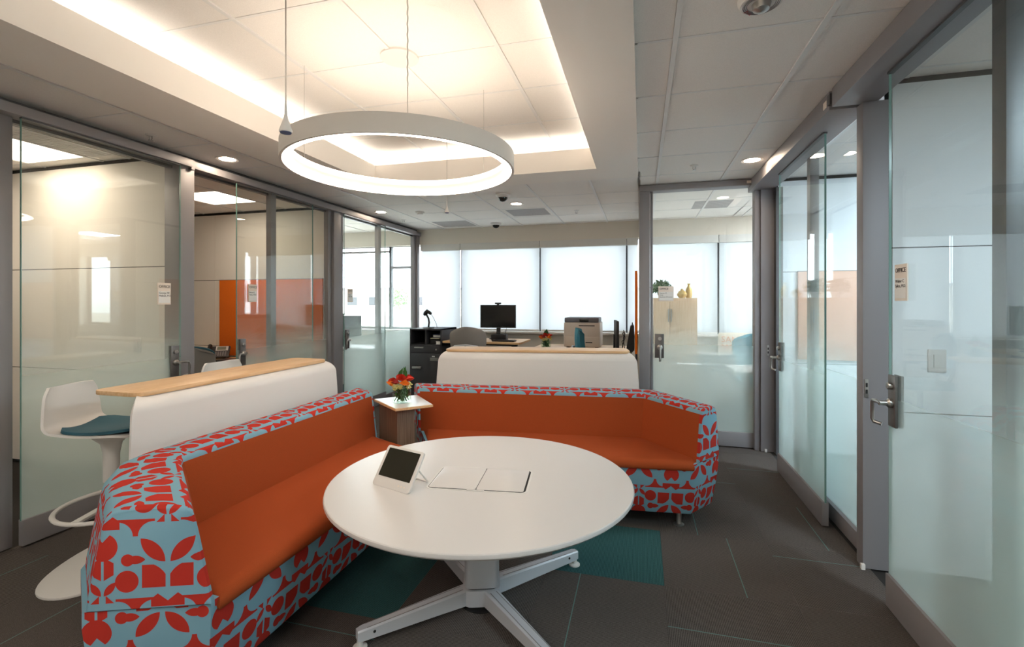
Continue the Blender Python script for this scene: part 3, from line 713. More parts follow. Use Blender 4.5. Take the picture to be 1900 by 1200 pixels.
def inset(poly, d):
    n = len(poly); out = []
    A = sum(poly[i][0] * poly[(i + 1) % n][1] - poly[(i + 1) % n][0] * poly[i][1] for i in range(n))
    sg = 1 if A > 0 else -1
    for i in range(n):
        p0, p1, p2 = Vector(poly[i - 1]), Vector(poly[i]), Vector(poly[(i + 1) % n])
        e1, e2 = (p1 - p0).normalized(), (p2 - p1).normalized()
        n1, n2 = Vector((-e1.y, e1.x)) * sg, Vector((-e2.y, e2.x)) * sg
        bis = (n1 + n2).normalized(); out.append(tuple(p1 + bis * (d / max(.4, bis.dot(n1)))))
    return out
def stack(poly, levels, plain=(), uvd=True, cap_top=True, cap_bot=True, voff=0.0, div=.15):
    """Closed body from one plan outline at several heights with its own inset each: levels = [(inset, z)]."""
    pts = []
    for a, c in zip(poly, poly[1:] + poly[:1]):
        n = max(1, int(math.hypot(a[0] - c[0], a[1] - c[1]) / div))
        pts += [(a, c, k / n) for k in range(n)]
    own = [poly.index(a) for a, c, t_ in pts]
    b = bmesh.new(); uvl = b.loops.layers.uv.new('UVMap'); R = []
    for d, z in levels:
        ip = inset(poly, d) if d else poly; mp = dict(zip([tuple(q) for q in poly], ip))
        R.append([b.verts.new((mp[tuple(a)][0] + (mp[tuple(c)][0] - mp[tuple(a)][0]) * t_, mp[tuple(a)][1] + (mp[tuple(c)][1] - mp[tuple(a)][1]) * t_, z)) for a, c, t_ in pts])
    P = [(a[0] + (c[0] - a[0]) * t_, a[1] + (c[1] - a[1]) * t_) for a, c, t_ in pts]; L = cum(P + P[:1]); n = len(P)
    V = cum(levels)
    for j in range(len(levels) - 1):
        for k in range(n):
            f = b.faces.new((R[j][k], R[j][(k + 1) % n], R[j + 1][(k + 1) % n], R[j + 1][k]))
            if own[k] in plain: f.material_index = 1
            for lp, (kk, jj) in zip(f.loops, ((k, j), (k + 1, j), (k + 1, j + 1), (k, j + 1))): lp[uvl].uv = (L[kk], -V[jj] + voff)
    if cap_top: b.faces.new(R[-1])
    if cap_bot: b.faces.new(R[0][::-1])
    bmesh.ops.recalc_face_normals(b, faces=b.faces); return b
PIN = [(0, .43), (.02, .47), (.13, .68), (.155, .722), (.165, .733)]
POUT = [(.165, .733), (.175, .748), (.21, .759), (.30, .768), (.45, .773), (.60, .773), (.72, .768), (.80, .757), (.85, .738), (.875, .71), (.93, .60), (.99, .47), (1.0, .43)]
def sofa(label, base, st, poly, seat_poly, plain, feet, ends):
    t = thing('sofa', label, 'sofa', base, 0, 'orange sofas with printed covers')
    obj('base', stack(poly, [(.10, .10), (.045, .10), (.035, .115), (.012, .26), (.0, .375), (.0, .432)], plain, voff=.03), None, t, True, 50, mats=[m_print, m_orange])
    obj('seat', stack(seat_poly, [(.012, .388), (.0, .392), (-.003, .405), (.0, .42), (.010, .437), (.028, .447), (.05, .45)]), m_orange, t, True, 60)
    obj('backrest', loft(st, PIN), m_orange, t, True, 25)
    obj('back_cover', loft(st, POUT, (0, .02)), m_print, t, True, 50)
    for (s, ow, off) in ends: obj('end_panel', end_cap(s, PIN + POUT[1:], ow, off), m_print, t, True, 40)
    b = bmesh.new(); sm = []
    for (x, y) in feet:
        b = lathe([(.0, 0), (.032, 0), (.034, .006), (.02, .014), (.018, .02), (.018, .105), (0, .105)], 20); b.transform(Matrix.Translation((x, y, 0))); obj('foot', b, m_steel, t, True)
SL = [((-1.93, 3.22), (-2.27, 3.39)), ((-1.93, 1.73), (-2.25, 1.64)), ((-1.93, 1.72), (-2.215, 1.52)), ((-1.922, 1.713), (-2.06, 1.35)), ((-1.40, 1.31), (-1.765, 1.165))]
sofa('orange sofa with red and blue printed arm end close to the camera', (-1.85, 2.2, 0), SL,
     [(-1.41, 2.955), (-1.41, 1.305), (-1.77, 1.15), (-2.06, 1.335), (-2.22, 1.53), (-2.27, 3.40)], [(-1.398, 2.96), (-1.398, 1.33), (-1.5, 1.34), (-2.10, 1.62), (-2.10, 3.30)], (2, 3, 4, 5), [(-1.50, 2.88), (-2.18, 3.2), (-1.50, 1.42), (-2.08, 1.52)],
     [(SL[0], (.45, .89), (0, 0)), (SL[-1], (.37, -.93), (.263, .368))])
SR = [((-1.685, 3.475), (-1.875, 3.77)), ((-.01, 3.65), (-.03, 3.985)), ((0.0, 3.65), (.09, 3.98)), ((.006, 3.644), (.17, 3.90)), ((.335, 3.235), (.49, 3.44))]
sofa('orange sofa facing the camera behind the round table', (-.6, 3.5, 0), SR,
     [(-1.41, 3.045), (0, 3.165), (.325, 3.20), (.495, 3.44), (.20, 3.93), (.09, 4.0), (-1.88, 3.785)], [(-1.40, 3.035), (0, 3.153), (.318, 3.190), (.375, 3.34), (.06, 3.80), (-1.74, 3.60)], (3, 4, 5), [(.235, 3.30), (-1.36, 3.14), (-1.72, 3.70), (.05, 3.85)],
     [(SR[0], (-.84, -.54), (.05, 0)), (SR[-1], (.6, -.8), (.27, .368))])

# ------------------------------------------------------------------ standing-height screens behind the sofas
def bar_screen(label, base, rz, L, lean=.10, depth=.30):
    """Bent white sheet (top flange curving down into a leaning front) with an oak shelf; front faces local -Y; length along X."""
    t = thing('bar_screen', label, 'bar table', base, rz, 'white bar screens behind the sofas')
    prof = [(depth, .985), (.12, .985)] + [(.075 - .075 * math.sin(a) + .0, .91 + .075 * math.cos(a)) for a in [PI / 2 * k / 8 for k in range(9)]] + [(-lean * .35, .6), (-lean * .75, .3), (-lean, .02)]
    def fn(u, v):
        k = v * (len(prof) - 1); i = min(int(k), len(prof) - 2); f = k - i
        y, z = prof[i][0] + (prof[i + 1][0] - prof[i][0]) * f, prof[i][1] + (prof[i + 1][1] - prof[i][1]) * f
        grow = .05 * (1 - z)
        x = (u - .5) * (L + 2 * grow)
        e = .09; zc = .985                      # rounded upper corners of the sheet
        if z > zc - e:
            dzz = z - (zc - e); shrink = e - math.sqrt(max(0, e * e - dzz * dzz)) if y < .1 else e
            x *= (L - 2 * min(shrink, e)) / L if L else 1
        return (x, y, z)
    obj('bent_sheet', sheet(fn, 24, 2 * (len(prof) - 1), .012), m_white, t, smooth=40)
    obj('oak_shelf', prism(rounded(-L / 2 + .05, L / 2 - .05, .02, depth + .04, .06), .986, 1.008, .004), m_oak, t, smooth=40)
    for x in (-L / 4, L / 4): obj('support', tube([(x, depth - .06, 0), (x, depth - .06, .985)], .022, 14), m_leg, t); obj('support_foot', prism(rounded(x - .04, x + .04, depth - .2, depth + .06, .03), 0, .01, .002), m_leg, t)
    return t
bar_screen('white bent bar screen with oak shelf beside the white stools', (-2.33, 2.50, 0), PI / 2, 1.56, .03)
bar_screen('white bent bar screen with oak shelf in front of the back desks', (-.93, 4.27, 0), math.radians(8.5), 1.80)

# ------------------------------------------------------------------ stools
def make_stool(label, loc, rz):
    t = thing('bar_stool', label, 'stool', loc, rz, 'white bar stools with teal pads')   # local +Y = the way the sitter faces
    pts = []
    for k in range(48):
        a = 2 * PI * k / 48
        pts.append((.40 * math.cos(a) * (1 - .06 * math.cos(2 * a)), .225 * math.sin(a)))
    obj('base_plate', prism(pts, 0, .014, .005), m_white, t)
    obj('column', lathe([(.045, .014), (.034, .03), (.030, .05), (.030, .44), (.038, .445), (.038, .60), (.05, .66), (.09, .70), (.10, .712), (0, .712)], 28), m_whitep, t)
    ringp = [(.27 * math.cos(2 * PI * k / 40), .02 + .25 * math.sin(2 * PI * k / 40), .32) for k in range(40)]
    fr = obj('foot_ring', tube(ringp, .013, 10, closed=True, flat=.8), m_white, t)
    obj('ring_arm', bx(-.262, -.03, -.018, .018, .313, .327, .003), m_white, fr); obj('ring_arm', bx(.03, .262, -.018, .018, .313, .327, .003), m_white, fr)
    def fn(u, v):
        s = u * 2 - 1
        if v < .52:
            q = v / .52; y = .21 - q * .38; z = .735 - .012 * math.sin(q * PI) + .02 * s * s * (.4 + .6 * q); w = .205 * (1 - .25 * (1 - q) ** 4) ; z -= .02 * (1 - q) ** 6
            return (s * w, y + .03 * s * s * (1 - q) * -1, z)
        q = (v - .52) / .48
        a = min(1, q / .35) * 1.3
        y = -.17 - .075 * math.sin(a) - max(0, q - .35) * .06; z = .735 + .02 * s * s + .07 * (1 - math.cos(a)) + max(0, q - .35) * .30
        w = .205 - .03 * q ** 2
        if q > .8: w *= 1 - .10 * ((q - .8) / .2) ** 2
        return (s * w, y + .07 * s * s * (.3 + .7 * q), z - .012 * s * s * s * s * q)
    obj('seat_shell', sheet(fn, 18, 36, .012), m_whitep, t, smooth=60)
    def pad(u, v):
        s = u * 2 - 1; q = v; w = .185 * (1 - .25 * (1 - q) ** 4) * math.sqrt(max(.04, 1 - max(0, (q - .8) / .2) ** 2 * .5))
        return (s * w, .20 - q * .36 - .03 * s * s * (1 - q), .745 - .012 * math.sin(q * PI) + .02 * s * s * (.4 + .6 * q) + .012 * (1 - s ** 4) * min(1, 12 * q * (1 - q)))
    obj('seat_pad', sheet(pad, 14, 14, .016), m_teal, t, smooth=60)
    return t
make_stool('white bar stool with teal pad at the near end of the bar screen', (-2.88, 2.02, 0), -PI / 2 + .35)
make_stool('white bar stool mostly hidden, only its backrest top above the oak shelf', (-2.92, 3.00, 0), -PI / 2)

# ------------------------------------------------------------------ round table
TC = (-.748, 2.211); TR = .719
t = thing('round_table', 'large round white table on a grey four-star base', 'table', (TC[0], TC[1], 0))
obj('table_top', lathe([(0, .568), (TR - .035, .568), (TR - .012, .573), (TR - .001, .583), (TR, .590), (TR - .002, .597), (TR - .006, .6), (0, .6)], 96), m_table, t, smooth=30)
TA = math.radians(48)
CA = math.radians(18.8)
def turned(pts, a): return [(x * math.cos(a) - y * math.sin(a), x * math.sin(a) + y * math.cos(a)) for x, y in pts]
obj('column', prism(turned(rounded(-.082, .082, -.082, .082, .03), CA), .105, .568, .004), m_leg, t)
obj('column_gap', prism(turned(rounded(-.074, .074, -.074, .074, .03), CA), .098, .105), m_dark, t)
obj('hub', prism(turned(rounded(-.088, .088, -.088, .088, .04), CA), .022, .098, .004), m_leg, t)
obj('cable_gland', lathe([(0, .0), (.10, .0), (.10, .008), (.07, .02), (0, .022)], 28), m_black, t)  # flat black disc on the floor under the hub
for k in range(4):
    a = TA + k * PI / 2
    b = bmesh.new()
    secs = [(.05, .098, .024, .034), (.30, .091, .030, .028), (.575, .083, .036, .022), (.598, .079, .038, .017)]
    rg = []
    for r, zt, zb, w in secs: rg.append([b.verts.new((r, s * w, z)) for s, z in ((-1, zb), (1, zb), (1, zt - .006), (.75, zt), (-.75, zt), (-1, zt - .006))])
    for p, q in zip(rg, rg[1:]):
        for i in range(6): b.faces.new((p[i], p[(i + 1) % 6], q[(i + 1) % 6], q[i]))
    b.faces.new(rg[0][::-1]); b.faces.new(rg[-1]); bmesh.ops.recalc_face_normals(b, faces=b.faces)
    lg = obj('leg', b, m_leg, t, smooth=30, rot=(0, 0, a))
    for s in (-1, 1):
        obj('leg_groove', bx(.11, .56, s * .0155 - .0015, s * .0155 + .0015, 0, .001), m_alu, lg, rot=(0, .0286, 0), loc=(0, 0, .0995))
        q = lathe([(0, 0), (.006, 0), (.006, .0015), (0, .0015)], 10); q.transform(Matrix.Translation((.53, s * .0232, .062)) @ Matrix.Rotation(-s * PI / 2, 4, 'X')); obj('screw', q, m_dark, lg)
    obj('glide', lathe([(0, 0), (.030, 0), (.030, .006), (.014, .012), (.012, .045), (0, .045)], 20, center=(.585, 0, 0)), m_whitep, lg)
# power hatch (flaps in the top), local to table
HA = math.radians(7); HC = (-.74 - TC[0], 2.185 - TC[1])
hm = Matrix.Translation((HC[0], HC[1], 0)) @ Matrix.Rotation(HA, 4, 'Z')
b = prism(rounded(-.235, .235, -.15, .15, .03), .6, .6012); b.transform(hm); rim = obj('power_hatch', b, m_hem, t)
b = prism(rounded(-.226, .226, -.141, .141, .024), .6012, .6014); b.transform(hm); obj('recess', b, m_dark, rim)
for s in (-1, 1):
    x0, x1 = (-.222, -.0015) if s < 0 else (.0015, .217)
    b = prism(rounded(x0, x1, -.136, .137, .012), .6014, .6036, .0006); b.transform(hm); obj('flap', b, m_table, rim)
for sy in (-1, 1):
    b = bx(-.04, .04, sy * .143 - .006, sy * .143 + .006, .6014, .6030); b.transform(hm); obj('finger_tab', b, m_table, rim)

# tablet on the table
t = thing('video_phone_tablet', 'white tilted desk tablet with dark screen on the round table', 'tablet', (-1.105, 1.958, .601), math.atan2(-.07, .222))
tl = math.radians(34); tm = Matrix.Rotation(-tl, 4, 'X')
def P3(pts2, y0, y1, mtx, bev=0):
    b = prism(pts2, y0, y1, bev); b.transform(Matrix(((1, 0, 0, 0), (0, 0, 1, 0), (0, 1, 0, 0), (0, 0, 0, 1)))); bmesh.ops.recalc_face_normals(b, faces=b.faces); b.transform(mtx); return b
obj('body', P3(rounded(-.117, .117, .0, .19, .014), 0, .012, tm, .003), m_whitep, t)
obj('screen', P3(rounded(-.100, .100, .046, .178, .003), -.0012, 0, tm), M('dim olive screen glass', (44, 42, 34), .15), t)  # screen colour lifted from black to paint in a grey-green reflection
for k in range(3): obj('button', P3([(.045 + .018 * k + .004 * math.cos(a), .022 + .004 * math.sin(a)) for a in [2 * PI * q / 12 for q in range(12)]], -.001, 0, tm), m_sign, t)
pa, pb = tm @ Vector((.07, .012, .13)), Vector((.09, .155, .004))
pc, pd = tm @ Vector((-.03, .012, .13)), Vector((-.05, .155, .004))
obj('stand', tube([pa, pb, (pb + pd) / 2 + Vector((0, .0, 0)), pd, pc], .004, 8), m_whitep, t)

# ------------------------------------------------------------------ side table, vases and flowers
sq = [(-1.665, 3.035), (-1.47, 3.235), (-1.742, 3.535), (-1.995, 3.30)]
ST = thing('side_table', 'small square side table between the two sofas', 'side table', (-1.72, 3.28, 0))
obj('table_top', prism(inset(sq, .0), .682, .70, .002), m_oak, ST, True); obj('white_top', prism(inset(sq, .004), .70, .7015), m_table, ST, True)
obj('pedestal', prism([(-1.70, 3.125), (-1.60, 3.20), (-1.75, 3.42), (-1.945, 3.295)], 0, .682, .002), m_walnut, ST, True)
m_vase = glass_mat('vase glass', tint=(.93, .97, .93), ior=1.45)
m_bloom = [M('red ranunculus', (204, 44, 22), .7), M('orange ranunculus', (236, 124, 20), .7), M('deep red bloom', (160, 30, 26), .7), M('cream hydrangea', (218, 208, 132), .8)]
def bloom(col, parent, c, r, seed):
    rr = random.Random(seed); b = bmesh.new(); tip = Matrix.Rotation(rr.uniform(-.5, .5), 4, 'X') @ Matrix.Rotation(rr.uniform(-.5, .5), 4, 'Y')
    for lay in range(5):
        n = 5 + lay; rad = r * (.22 + .19 * lay); up = r * (.55 - .16 * lay)
        for k in range(n):
            a = 2 * PI * (k + .5 * (lay % 2)) / n + rr.uniform(-.1, .1); w = PI / n * 1.35
            g = []
            for v in range(4):
                row = []
                for u in range(4):
                    th = a + w * (u / 3 * 2 - 1) * math.sin(PI * (.35 + .5 * v / 3)); q = v / 3
                    R = rad * (.35 + .75 * math.sin(q * 1.9) * (1.0 if q < .9 else .93)); z = -r * .45 + (up + r * .45) * q ** .8
                    row.append(b.verts.new(Vector(c) + tip @ Vector((R * math.cos(th), R * math.sin(th), z))))
                g.append(row)
            for v in range(3):
                for u in range(3): b.faces.new((g[v][u], g[v][u + 1], g[v + 1][u + 1], g[v + 1][u]))
    return obj('bloom', b, m_bloom[col], parent, smooth=60)
def vase_of_flowers(label, loc, s):
    t = thing('flower_vase', label, 'vase', loc, 0, 'glass vases of red and orange flowers')
    obj('vase', lathe([(0, 0), (.064 * s, 0), (.070 * s, .004 * s), (.066 * s, .115 * s), (.063 * s, .115 * s), (.066 * s, .010 * s), (0, .010 * s)], 32), m_vase, t)
    rr = random.Random(3); b = bmesh.new()
    for k in range(26):
        a = rr.uniform(0, 2 * PI); r0, r1 = rr.uniform(.0, .056) * s, rr.uniform(.0, .055) * s
        tube([(r0 * math.cos(a + 2.4), r0 * math.sin(a + 2.4), .012 * s), (r1 * math.cos(a), r1 * math.sin(a), .125 * s)], .0032 * s, 6, bm=b)
    obj('stems', b, m_green, t); leaf_ball('vase_leaves', m_green, t, (0, 0, .07 * s), .052 * s, 110, .018 * s, 5, 1.0)
    sp = [(0, -.055, -.03, .165), (1, -.07, .0, .15), (0, .0, -.01, .19), (2, -.025, -.045, .155), (0, .055, .01, .175), (1, .05, -.045, .155), (0, .03, .05, .18), (2, -.03, .05, .175), (1, -.06, -.052, .145)]
    for k, (c, x, y, z) in enumerate(sp): bloom(c, t, (x * s, y * s, z * s), .036 * s, k)
    for k, (x, y, z) in enumerate(((.015, -.06, .13), (.068, -.02, .13), (-.02, -.065, .125))):
        leaf_ball('hydrangea_head', m_bloom[3], t, (x * s, y * s, z * s), .026 * s, 90, .009 * s, k)
    for k, (x, y, a) in enumerate(((-.03, .01, .5), (.02, .03, -.3), (.0, .04, .1))):
        b = bmesh.new(); pts = [(-.010, 0, 0), (-.016, .002, .03), (0, .0, .075), (.016, .002, .03), (.010, 0, 0)]
        b.faces.new([b.verts.new(Matrix.Rotation(a, 3, 'Y') @ Vector(p) * s + Vector((x * s, y * s, .19 * s))) for p in pts]); obj('leaf', b, m_green, t, smooth=0)
vase_of_flowers('glass vase of red and orange flowers on the small side table', (-1.73, 3.25, .7017), 1.0)

# ------------------------------------------------------------------ back work area
def desk(label, loc, rz, w, d, h, mat=None):
    t = thing('desk', label, 'desk', loc, rz)
    obj('desk_top', prism(rounded(-w / 2, w / 2, -d / 2, d / 2, .03), h - .028, h, .003), mat or m_oak, t)
    for s in (-1, 1):
        obj('leg', bx(s * (w / 2 - .16) - .035, s * (w / 2 - .16) + .035, -.04, .04, .03, h - .06, .004), m_dkgrey, t)
        obj('foot', bx(s * (w / 2 - .16) - .035, s * (w / 2 - .16) + .035, -d / 2 + .05, d / 2 - .05, 0, .03, .005), m_dkgrey, t)
    obj('cross_beam', bx(-w / 2 + .12, w / 2 - .12, -.03, .03, h - .075, h - .028), m_black, t); return t
DH = .905
desk('oak desk under the computer monitor', (-2.13, 6.55, 0), 0, 1.12, .68, DH)
desk('pale counter desk carrying the printer', (-.76, 6.55, 0), 0, 1.30, .76, .835, m_oakv)
t = thing('filing_cabinet', 'dark charcoal filing cabinet with two open cubbies', 'cabinet', (-2.95, 6.52, 0))
W2 = .245; Hc = 1.07
b = bmesh.new()
for a in ((-W2, -W2 + .02, -.28, .28, 0, Hc), (W2 - .02, W2, -.28, .28, 0, Hc), (-W2, W2, .26, .28, 0, Hc), (-W2, W2, -.28, .28, Hc - .02, Hc), (-W2, W2, -.28, .26, .83, .85), (-.01, .01, -.28, .26, .85, Hc - .02), (-W2, W2, -.28, .28, 0, .03)): bx(*a, bm=b)
obj('carcass', b, m_dkgrey, t, smooth=0)
dr = B('drawer', m_dkgrey, t, -W2 + .022, W2 - .022, -.285, .2, .73, .827, .003); B('handle', m_steel, dr, -.17, -.03, -.298, -.285, .795, .812, .003)
q = lathe([(0, 0), (.012, 0), (.012, .008), (0, .008)], 14); q.transform(Matrix.Translation((.165, -.285, .78)) @ Matrix.Rotation(PI / 2, 4, 'X')); obj('lock', q, m_steel, dr)
dr = B('door', m_dkgrey, t, -W2 + .022, W2 - .022, -.285, -.26, .04, .725, .003); B('handle', m_steel, dr, -.20, -.06, -.31, -.285, .50, .535, .006); B('label_holder', m_steel, dr, .07, .19, -.289, -.285, .62, .665); B('label_clip', m_hem, dr, .10, .145, -.290, -.286, .675, .69)
for nm, mt, a, lb in (('desk_tray', m_black, (.04, .19, -.22, .1, .851, .925), 'black tray at the bottom of the filing cabinet cubby'), ('folder', M('yellow folder', (190, 168, 90), .6), (.045, .185, -.23, .1, .926, .938), 'yellow folder under the blue binder in the cubby'), ('binder', M('blue binder', (72, 82, 128), .5), (.075, .20, -.2, .1, .939, .985), 'blue binder lying in the filing cabinet cubby'), ('note_card', m_paper, (.15, .215, -.262, -.24, .851, .893), 'white card in the filing cabinet cubby')):
    o = thing(nm, lb, nm.replace('_', ' '), (-2.95 + a[0], 6.52 + a[2], a[4])); w_, d_, h_ = a[1] - a[0], a[3] - a[2], a[5] - a[4]
    B('cover', mt, o, 0, w_, 0, d_, h_ * .82, h_); B('cover', mt, o, 0, w_, 0, d_, 0, h_ * .18); B('pages', m_paper if nm != 'desk_tray' else m_dkgrey, o, .003, w_ - .003, .004, d_ - .003, h_ * .18, h_ * .82)
t = thing('scanner_stand', 'black handheld scanner on a bent stand atop the filing cabinet', 'scanner', (-2.98, 6.40, Hc))
obj('base', lathe([(0, 0), (.085, 0), (.083, .01), (.03, .016), (0, .016)], 28), m_black, t)
obj('neck', tube([(0, 0, .012), (.01, 0, .08), (.0, 0, .14), (-.035, 0, .20)], .013, 10), m_black, t)
obj('head', tube([(-.07, 0, .19), (-.045, 0, .215), (-.02, 0, .245), (.015, 0, .225), (.04, 0, .205)], [.018, .034, .03, .024, .02], 12), m_black, t)
obj('cable', tube([(.045, 0, .20), (.075, .02, .14), (.10, .05, .06), (.11, .06, .002)], .003, 6), m_dkgrey, t)
def monitor(label, loc, rz, w, h, z0, cam_=True):
    t = thing('computer_monitor', label, 'monitor', loc, rz)      # screen faces local -Y
    s = obj('screen', bx(-w / 2, w / 2, -.012, .018, z0, z0 + h, .004), m_black, t); obj('panel', bx(-w / 2 + .012, w / 2 - .012, -.0135, -.012, z0 + .016, z0 + h - .012), m_blackg, s)
    obj('stand_neck', bx(-.03, .03, .02, .04, .01, z0 + h * .5, .003), m_black, t); obj('stand_foot', prism(rounded(-.12, .12, -.08, .11, .03), 0, .012, .003), m_black, t)
    if cam_:
        c = obj('webcam', bx(-.045, .045, -.015, .02, z0 + h + .012, z0 + h + .036, .006), m_black, t); obj('webcam_clip', bx(-.015, .015, -.01, .015, z0 + h - .002, z0 + h + .014), m_black, c)
    return t
monitor('black computer monitor with webcam on the back desk', (-2.03, 6.74, DH), math.radians(2), .535, .335, .165)
t = thing('keyboard', 'black keyboard in front of the computer monitor', 'keyboard', (-1.83, 6.37, DH)); obj('body', bx(-.16, .16, -.07, .07, 0, .018, .005), m_black, t)
for r in range(4):
    for c in range(10): obj('key', bx(-.15 + c * .03, -.126 + c * .03, -.06 + r * .03, -.036 + r * .03, .018, .023), m_dkgrey, t, smooth=0)
t = thing('desk_phone', 'dark phone base beside the grey task chair', 'phone', (-1.94, 6.53, DH)); obj('body', bx(-.11, .11, -.08, .06, 0, .09, .02), m_black, t); obj('cord', tube([(.08, 0, .1), (.1, .0, .18), (.04, 0, .2), (-.04, 0, .15), (-.02, 0, .02)], .004, 6), m_black, t)
t = thing('calculator', 'small grey desk device at the left end of the oak desk', 'device', (-2.50, 6.50, DH)); obj('body', bx(-.07, .05, -.05, .05, 0, .035, .008), m_alu, t); obj('stand', bx(-.01, .06, .03, .09, 0, .15, .01), m_black, t)
def task_chair(label, loc, rz, mat, seat_h=.55, top=1.16, w=.25, rim=None):
    t = thing('task_chair', label, 'chair', loc, rz)           # local +Y = the way the sitter faces; back on -Y
    def fn(u, v):
        s = u * 2 - 1; z = seat_h + .10 + (top - seat_h - .10) * v
        ww = w * (.80 + .20 * math.sin(v * 2.3)) * (1 - .5 * max(0, (v - .78) / .22) ** 2.5)
        return (s * ww, -.21 - .05 * v + .06 * s * s - .03 * math.sin(v * 3), z - .05 * s * s * max(0, v - .6))
    obj('backrest', sheet(fn, 16, 20, .035), mat, t, smooth=60)
    if rim: obj('back_rim', tube([fn(0, k / 16) for k in range(17)] + [fn(k / 8, 1) for k in range(1, 8)] + [fn(1, 1 - k / 16) for k in range(17)], .012, 8), rim, t)
    obj('lumbar_band', tube([(-.22, -.20, seat_h + .10), (-.215, -.245, seat_h + .22), (-.15, -.285, seat_h + .29), (0, -.30, seat_h + .305), (.15, -.285, seat_h + .29), (.215, -.245, seat_h + .22), (.22, -.20, seat_h + .10)], .013, 8), m_leg, t)
    obj('seat', prism(rounded(-.24, .24, -.22, .25, .08), seat_h - .03, seat_h + .04, .025, 3), mat, t)
    obj('spine', tube([(0, 0, seat_h - .05), (0, -.22, seat_h - .03), (0, -.29, seat_h + .1), (0, -.29, seat_h + .3)], .02, 8), m_dkgrey, t)
    obj('column', tube([(0, 0, .09), (0, 0, seat_h - .03)], .026, 12), m_dkgrey, t)
    for s in (-1, 1):
        obj('armrest', tube([(s * .24, 0, seat_h), (s * .28, 0, seat_h + .03), (s * .28, 0, seat_h + .18)], .015, 8), m_dkgrey, t)
        obj('arm_pad', bx(s * .28 - .04, s * .28 + .04, -.12, .12, seat_h + .18, seat_h + .20, .01), m_black, t)
    for k in range(5):
        a = k * 2 * PI / 5 + .3; lg = obj('leg', tube([(.03 * math.cos(a), .03 * math.sin(a), .10), (.28 * math.cos(a), .28 * math.sin(a), .07)], [.025, .016], 8), m_dkgrey, t)
        q = lathe([(0, -.02), (.026, -.02), (.028, -.01), (.028, .01), (.026, .02), (0, .02)], 16); q.transform(Matrix.Translation((.285 * math.cos(a), .285 * math.sin(a), .028)) @ Matrix.Rotation(a + PI / 2, 4, 'Z') @ Matrix.Rotation(PI / 2, 4, 'Y')); obj('caster', q, m_black, lg)
    return t
task_chair('grey task chair seen from behind at the oak desk', (-2.14, 5.98, 0), 0.0, m_grey, .60, 1.135)
task_chair('teal task chair seen edge-on in front of the printer', (-.52, 5.90, 0), math.radians(-92), m_tealf, .60, 1.135, .20)
t = thing('printer', 'beige office printer with dark top on the counter desk', 'printer', (-.765, 6.62, .835))
mb = M('beige printer plastic', (206, 196, 186), .5); mg = M('slate printer plastic', (104, 106, 114), .5)
obj('body', bx(-.24, .24, -.22, .22, .015, .34, .012), mb, t); obj('top_cover', bx(-.235, .225, -.215, .21, .34, .405, .018), mg, t)
obj('control_panel', bx(-.03, .09, -.226, -.2, .352, .39, .004), m_blackg, t); dr = obj('paper_tray', bx(-.232, .232, -.228, -.21, .02, .15, .006), mb, t); obj('tray_grip', bx(.05, .14, -.231, -.226, .07, .085, .002), m_dkgrey, dr)
obj('output_slot', bx(-.04, .17, -.2225, -.218, .292, .304), m_dark, t)
for s in (-1, 1): obj('foot', bx(s * .19 - .02, s * .19 + .02, -.18, .18, 0, .016), m_black, t)
vase_of_flowers('small glass vase of red and orange flowers on the counter desk', (-1.235, 6.33, .837), .95)
# black equipment by the orange board
monitor('black monitor seen edge-on beside the orange board', (-.30, 6.15, .8355), math.radians(97), .46, .34, .04, False)
t = thing('cable_tangle', 'tangle of pale cables behind the edge-on monitor', 'cable', (-.225, 6.30, .8355))
rr = random.Random(4)
for k in range(5): obj('cable', tube([(.0 + rr.uniform(-.02, .025), rr.uniform(-.04, .04), .005 + z * .05) for z in range(6)], .004, 6), m_whitep if k % 2 else m_black, t)
t = thing('equipment_case', 'black tapered case standing against the orange board', 'case', (-.135, 6.25, .836))
b = bx(-.05, .05, -.17, .17, 0, .33, .0)
for v in b.verts:
    if v.co.z > .1: v.co.x = .045 if v.co.x > 0 else .005
bmesh.ops.bevel(b, geom=list(b.edges), offset=.012, segments=2, affect='EDGES'); obj('shell', b, m_black, t); obj('handle', tube([(.025, -.06, .325), (.025, -.05, .35), (.025, .05, .35), (.025, .06, .325)], .006, 8), m_dkgrey, t)
ob = thing('orange_divider', 'tall orange board standing edge-on beside the grey post', 'divider', (-.052, 5.95, 0)); obj('felt_board', bx(-.018, .008, -.36, .36, .86, 1.80, .003), m_pin, ob); obj('steel_leg', bx(-.014, .004, -.34, -.30, 0, .86), m_dkgrey, ob); obj('steel_leg', bx(-.014, .004, .30, .34, 0, .86), m_dkgrey, ob)

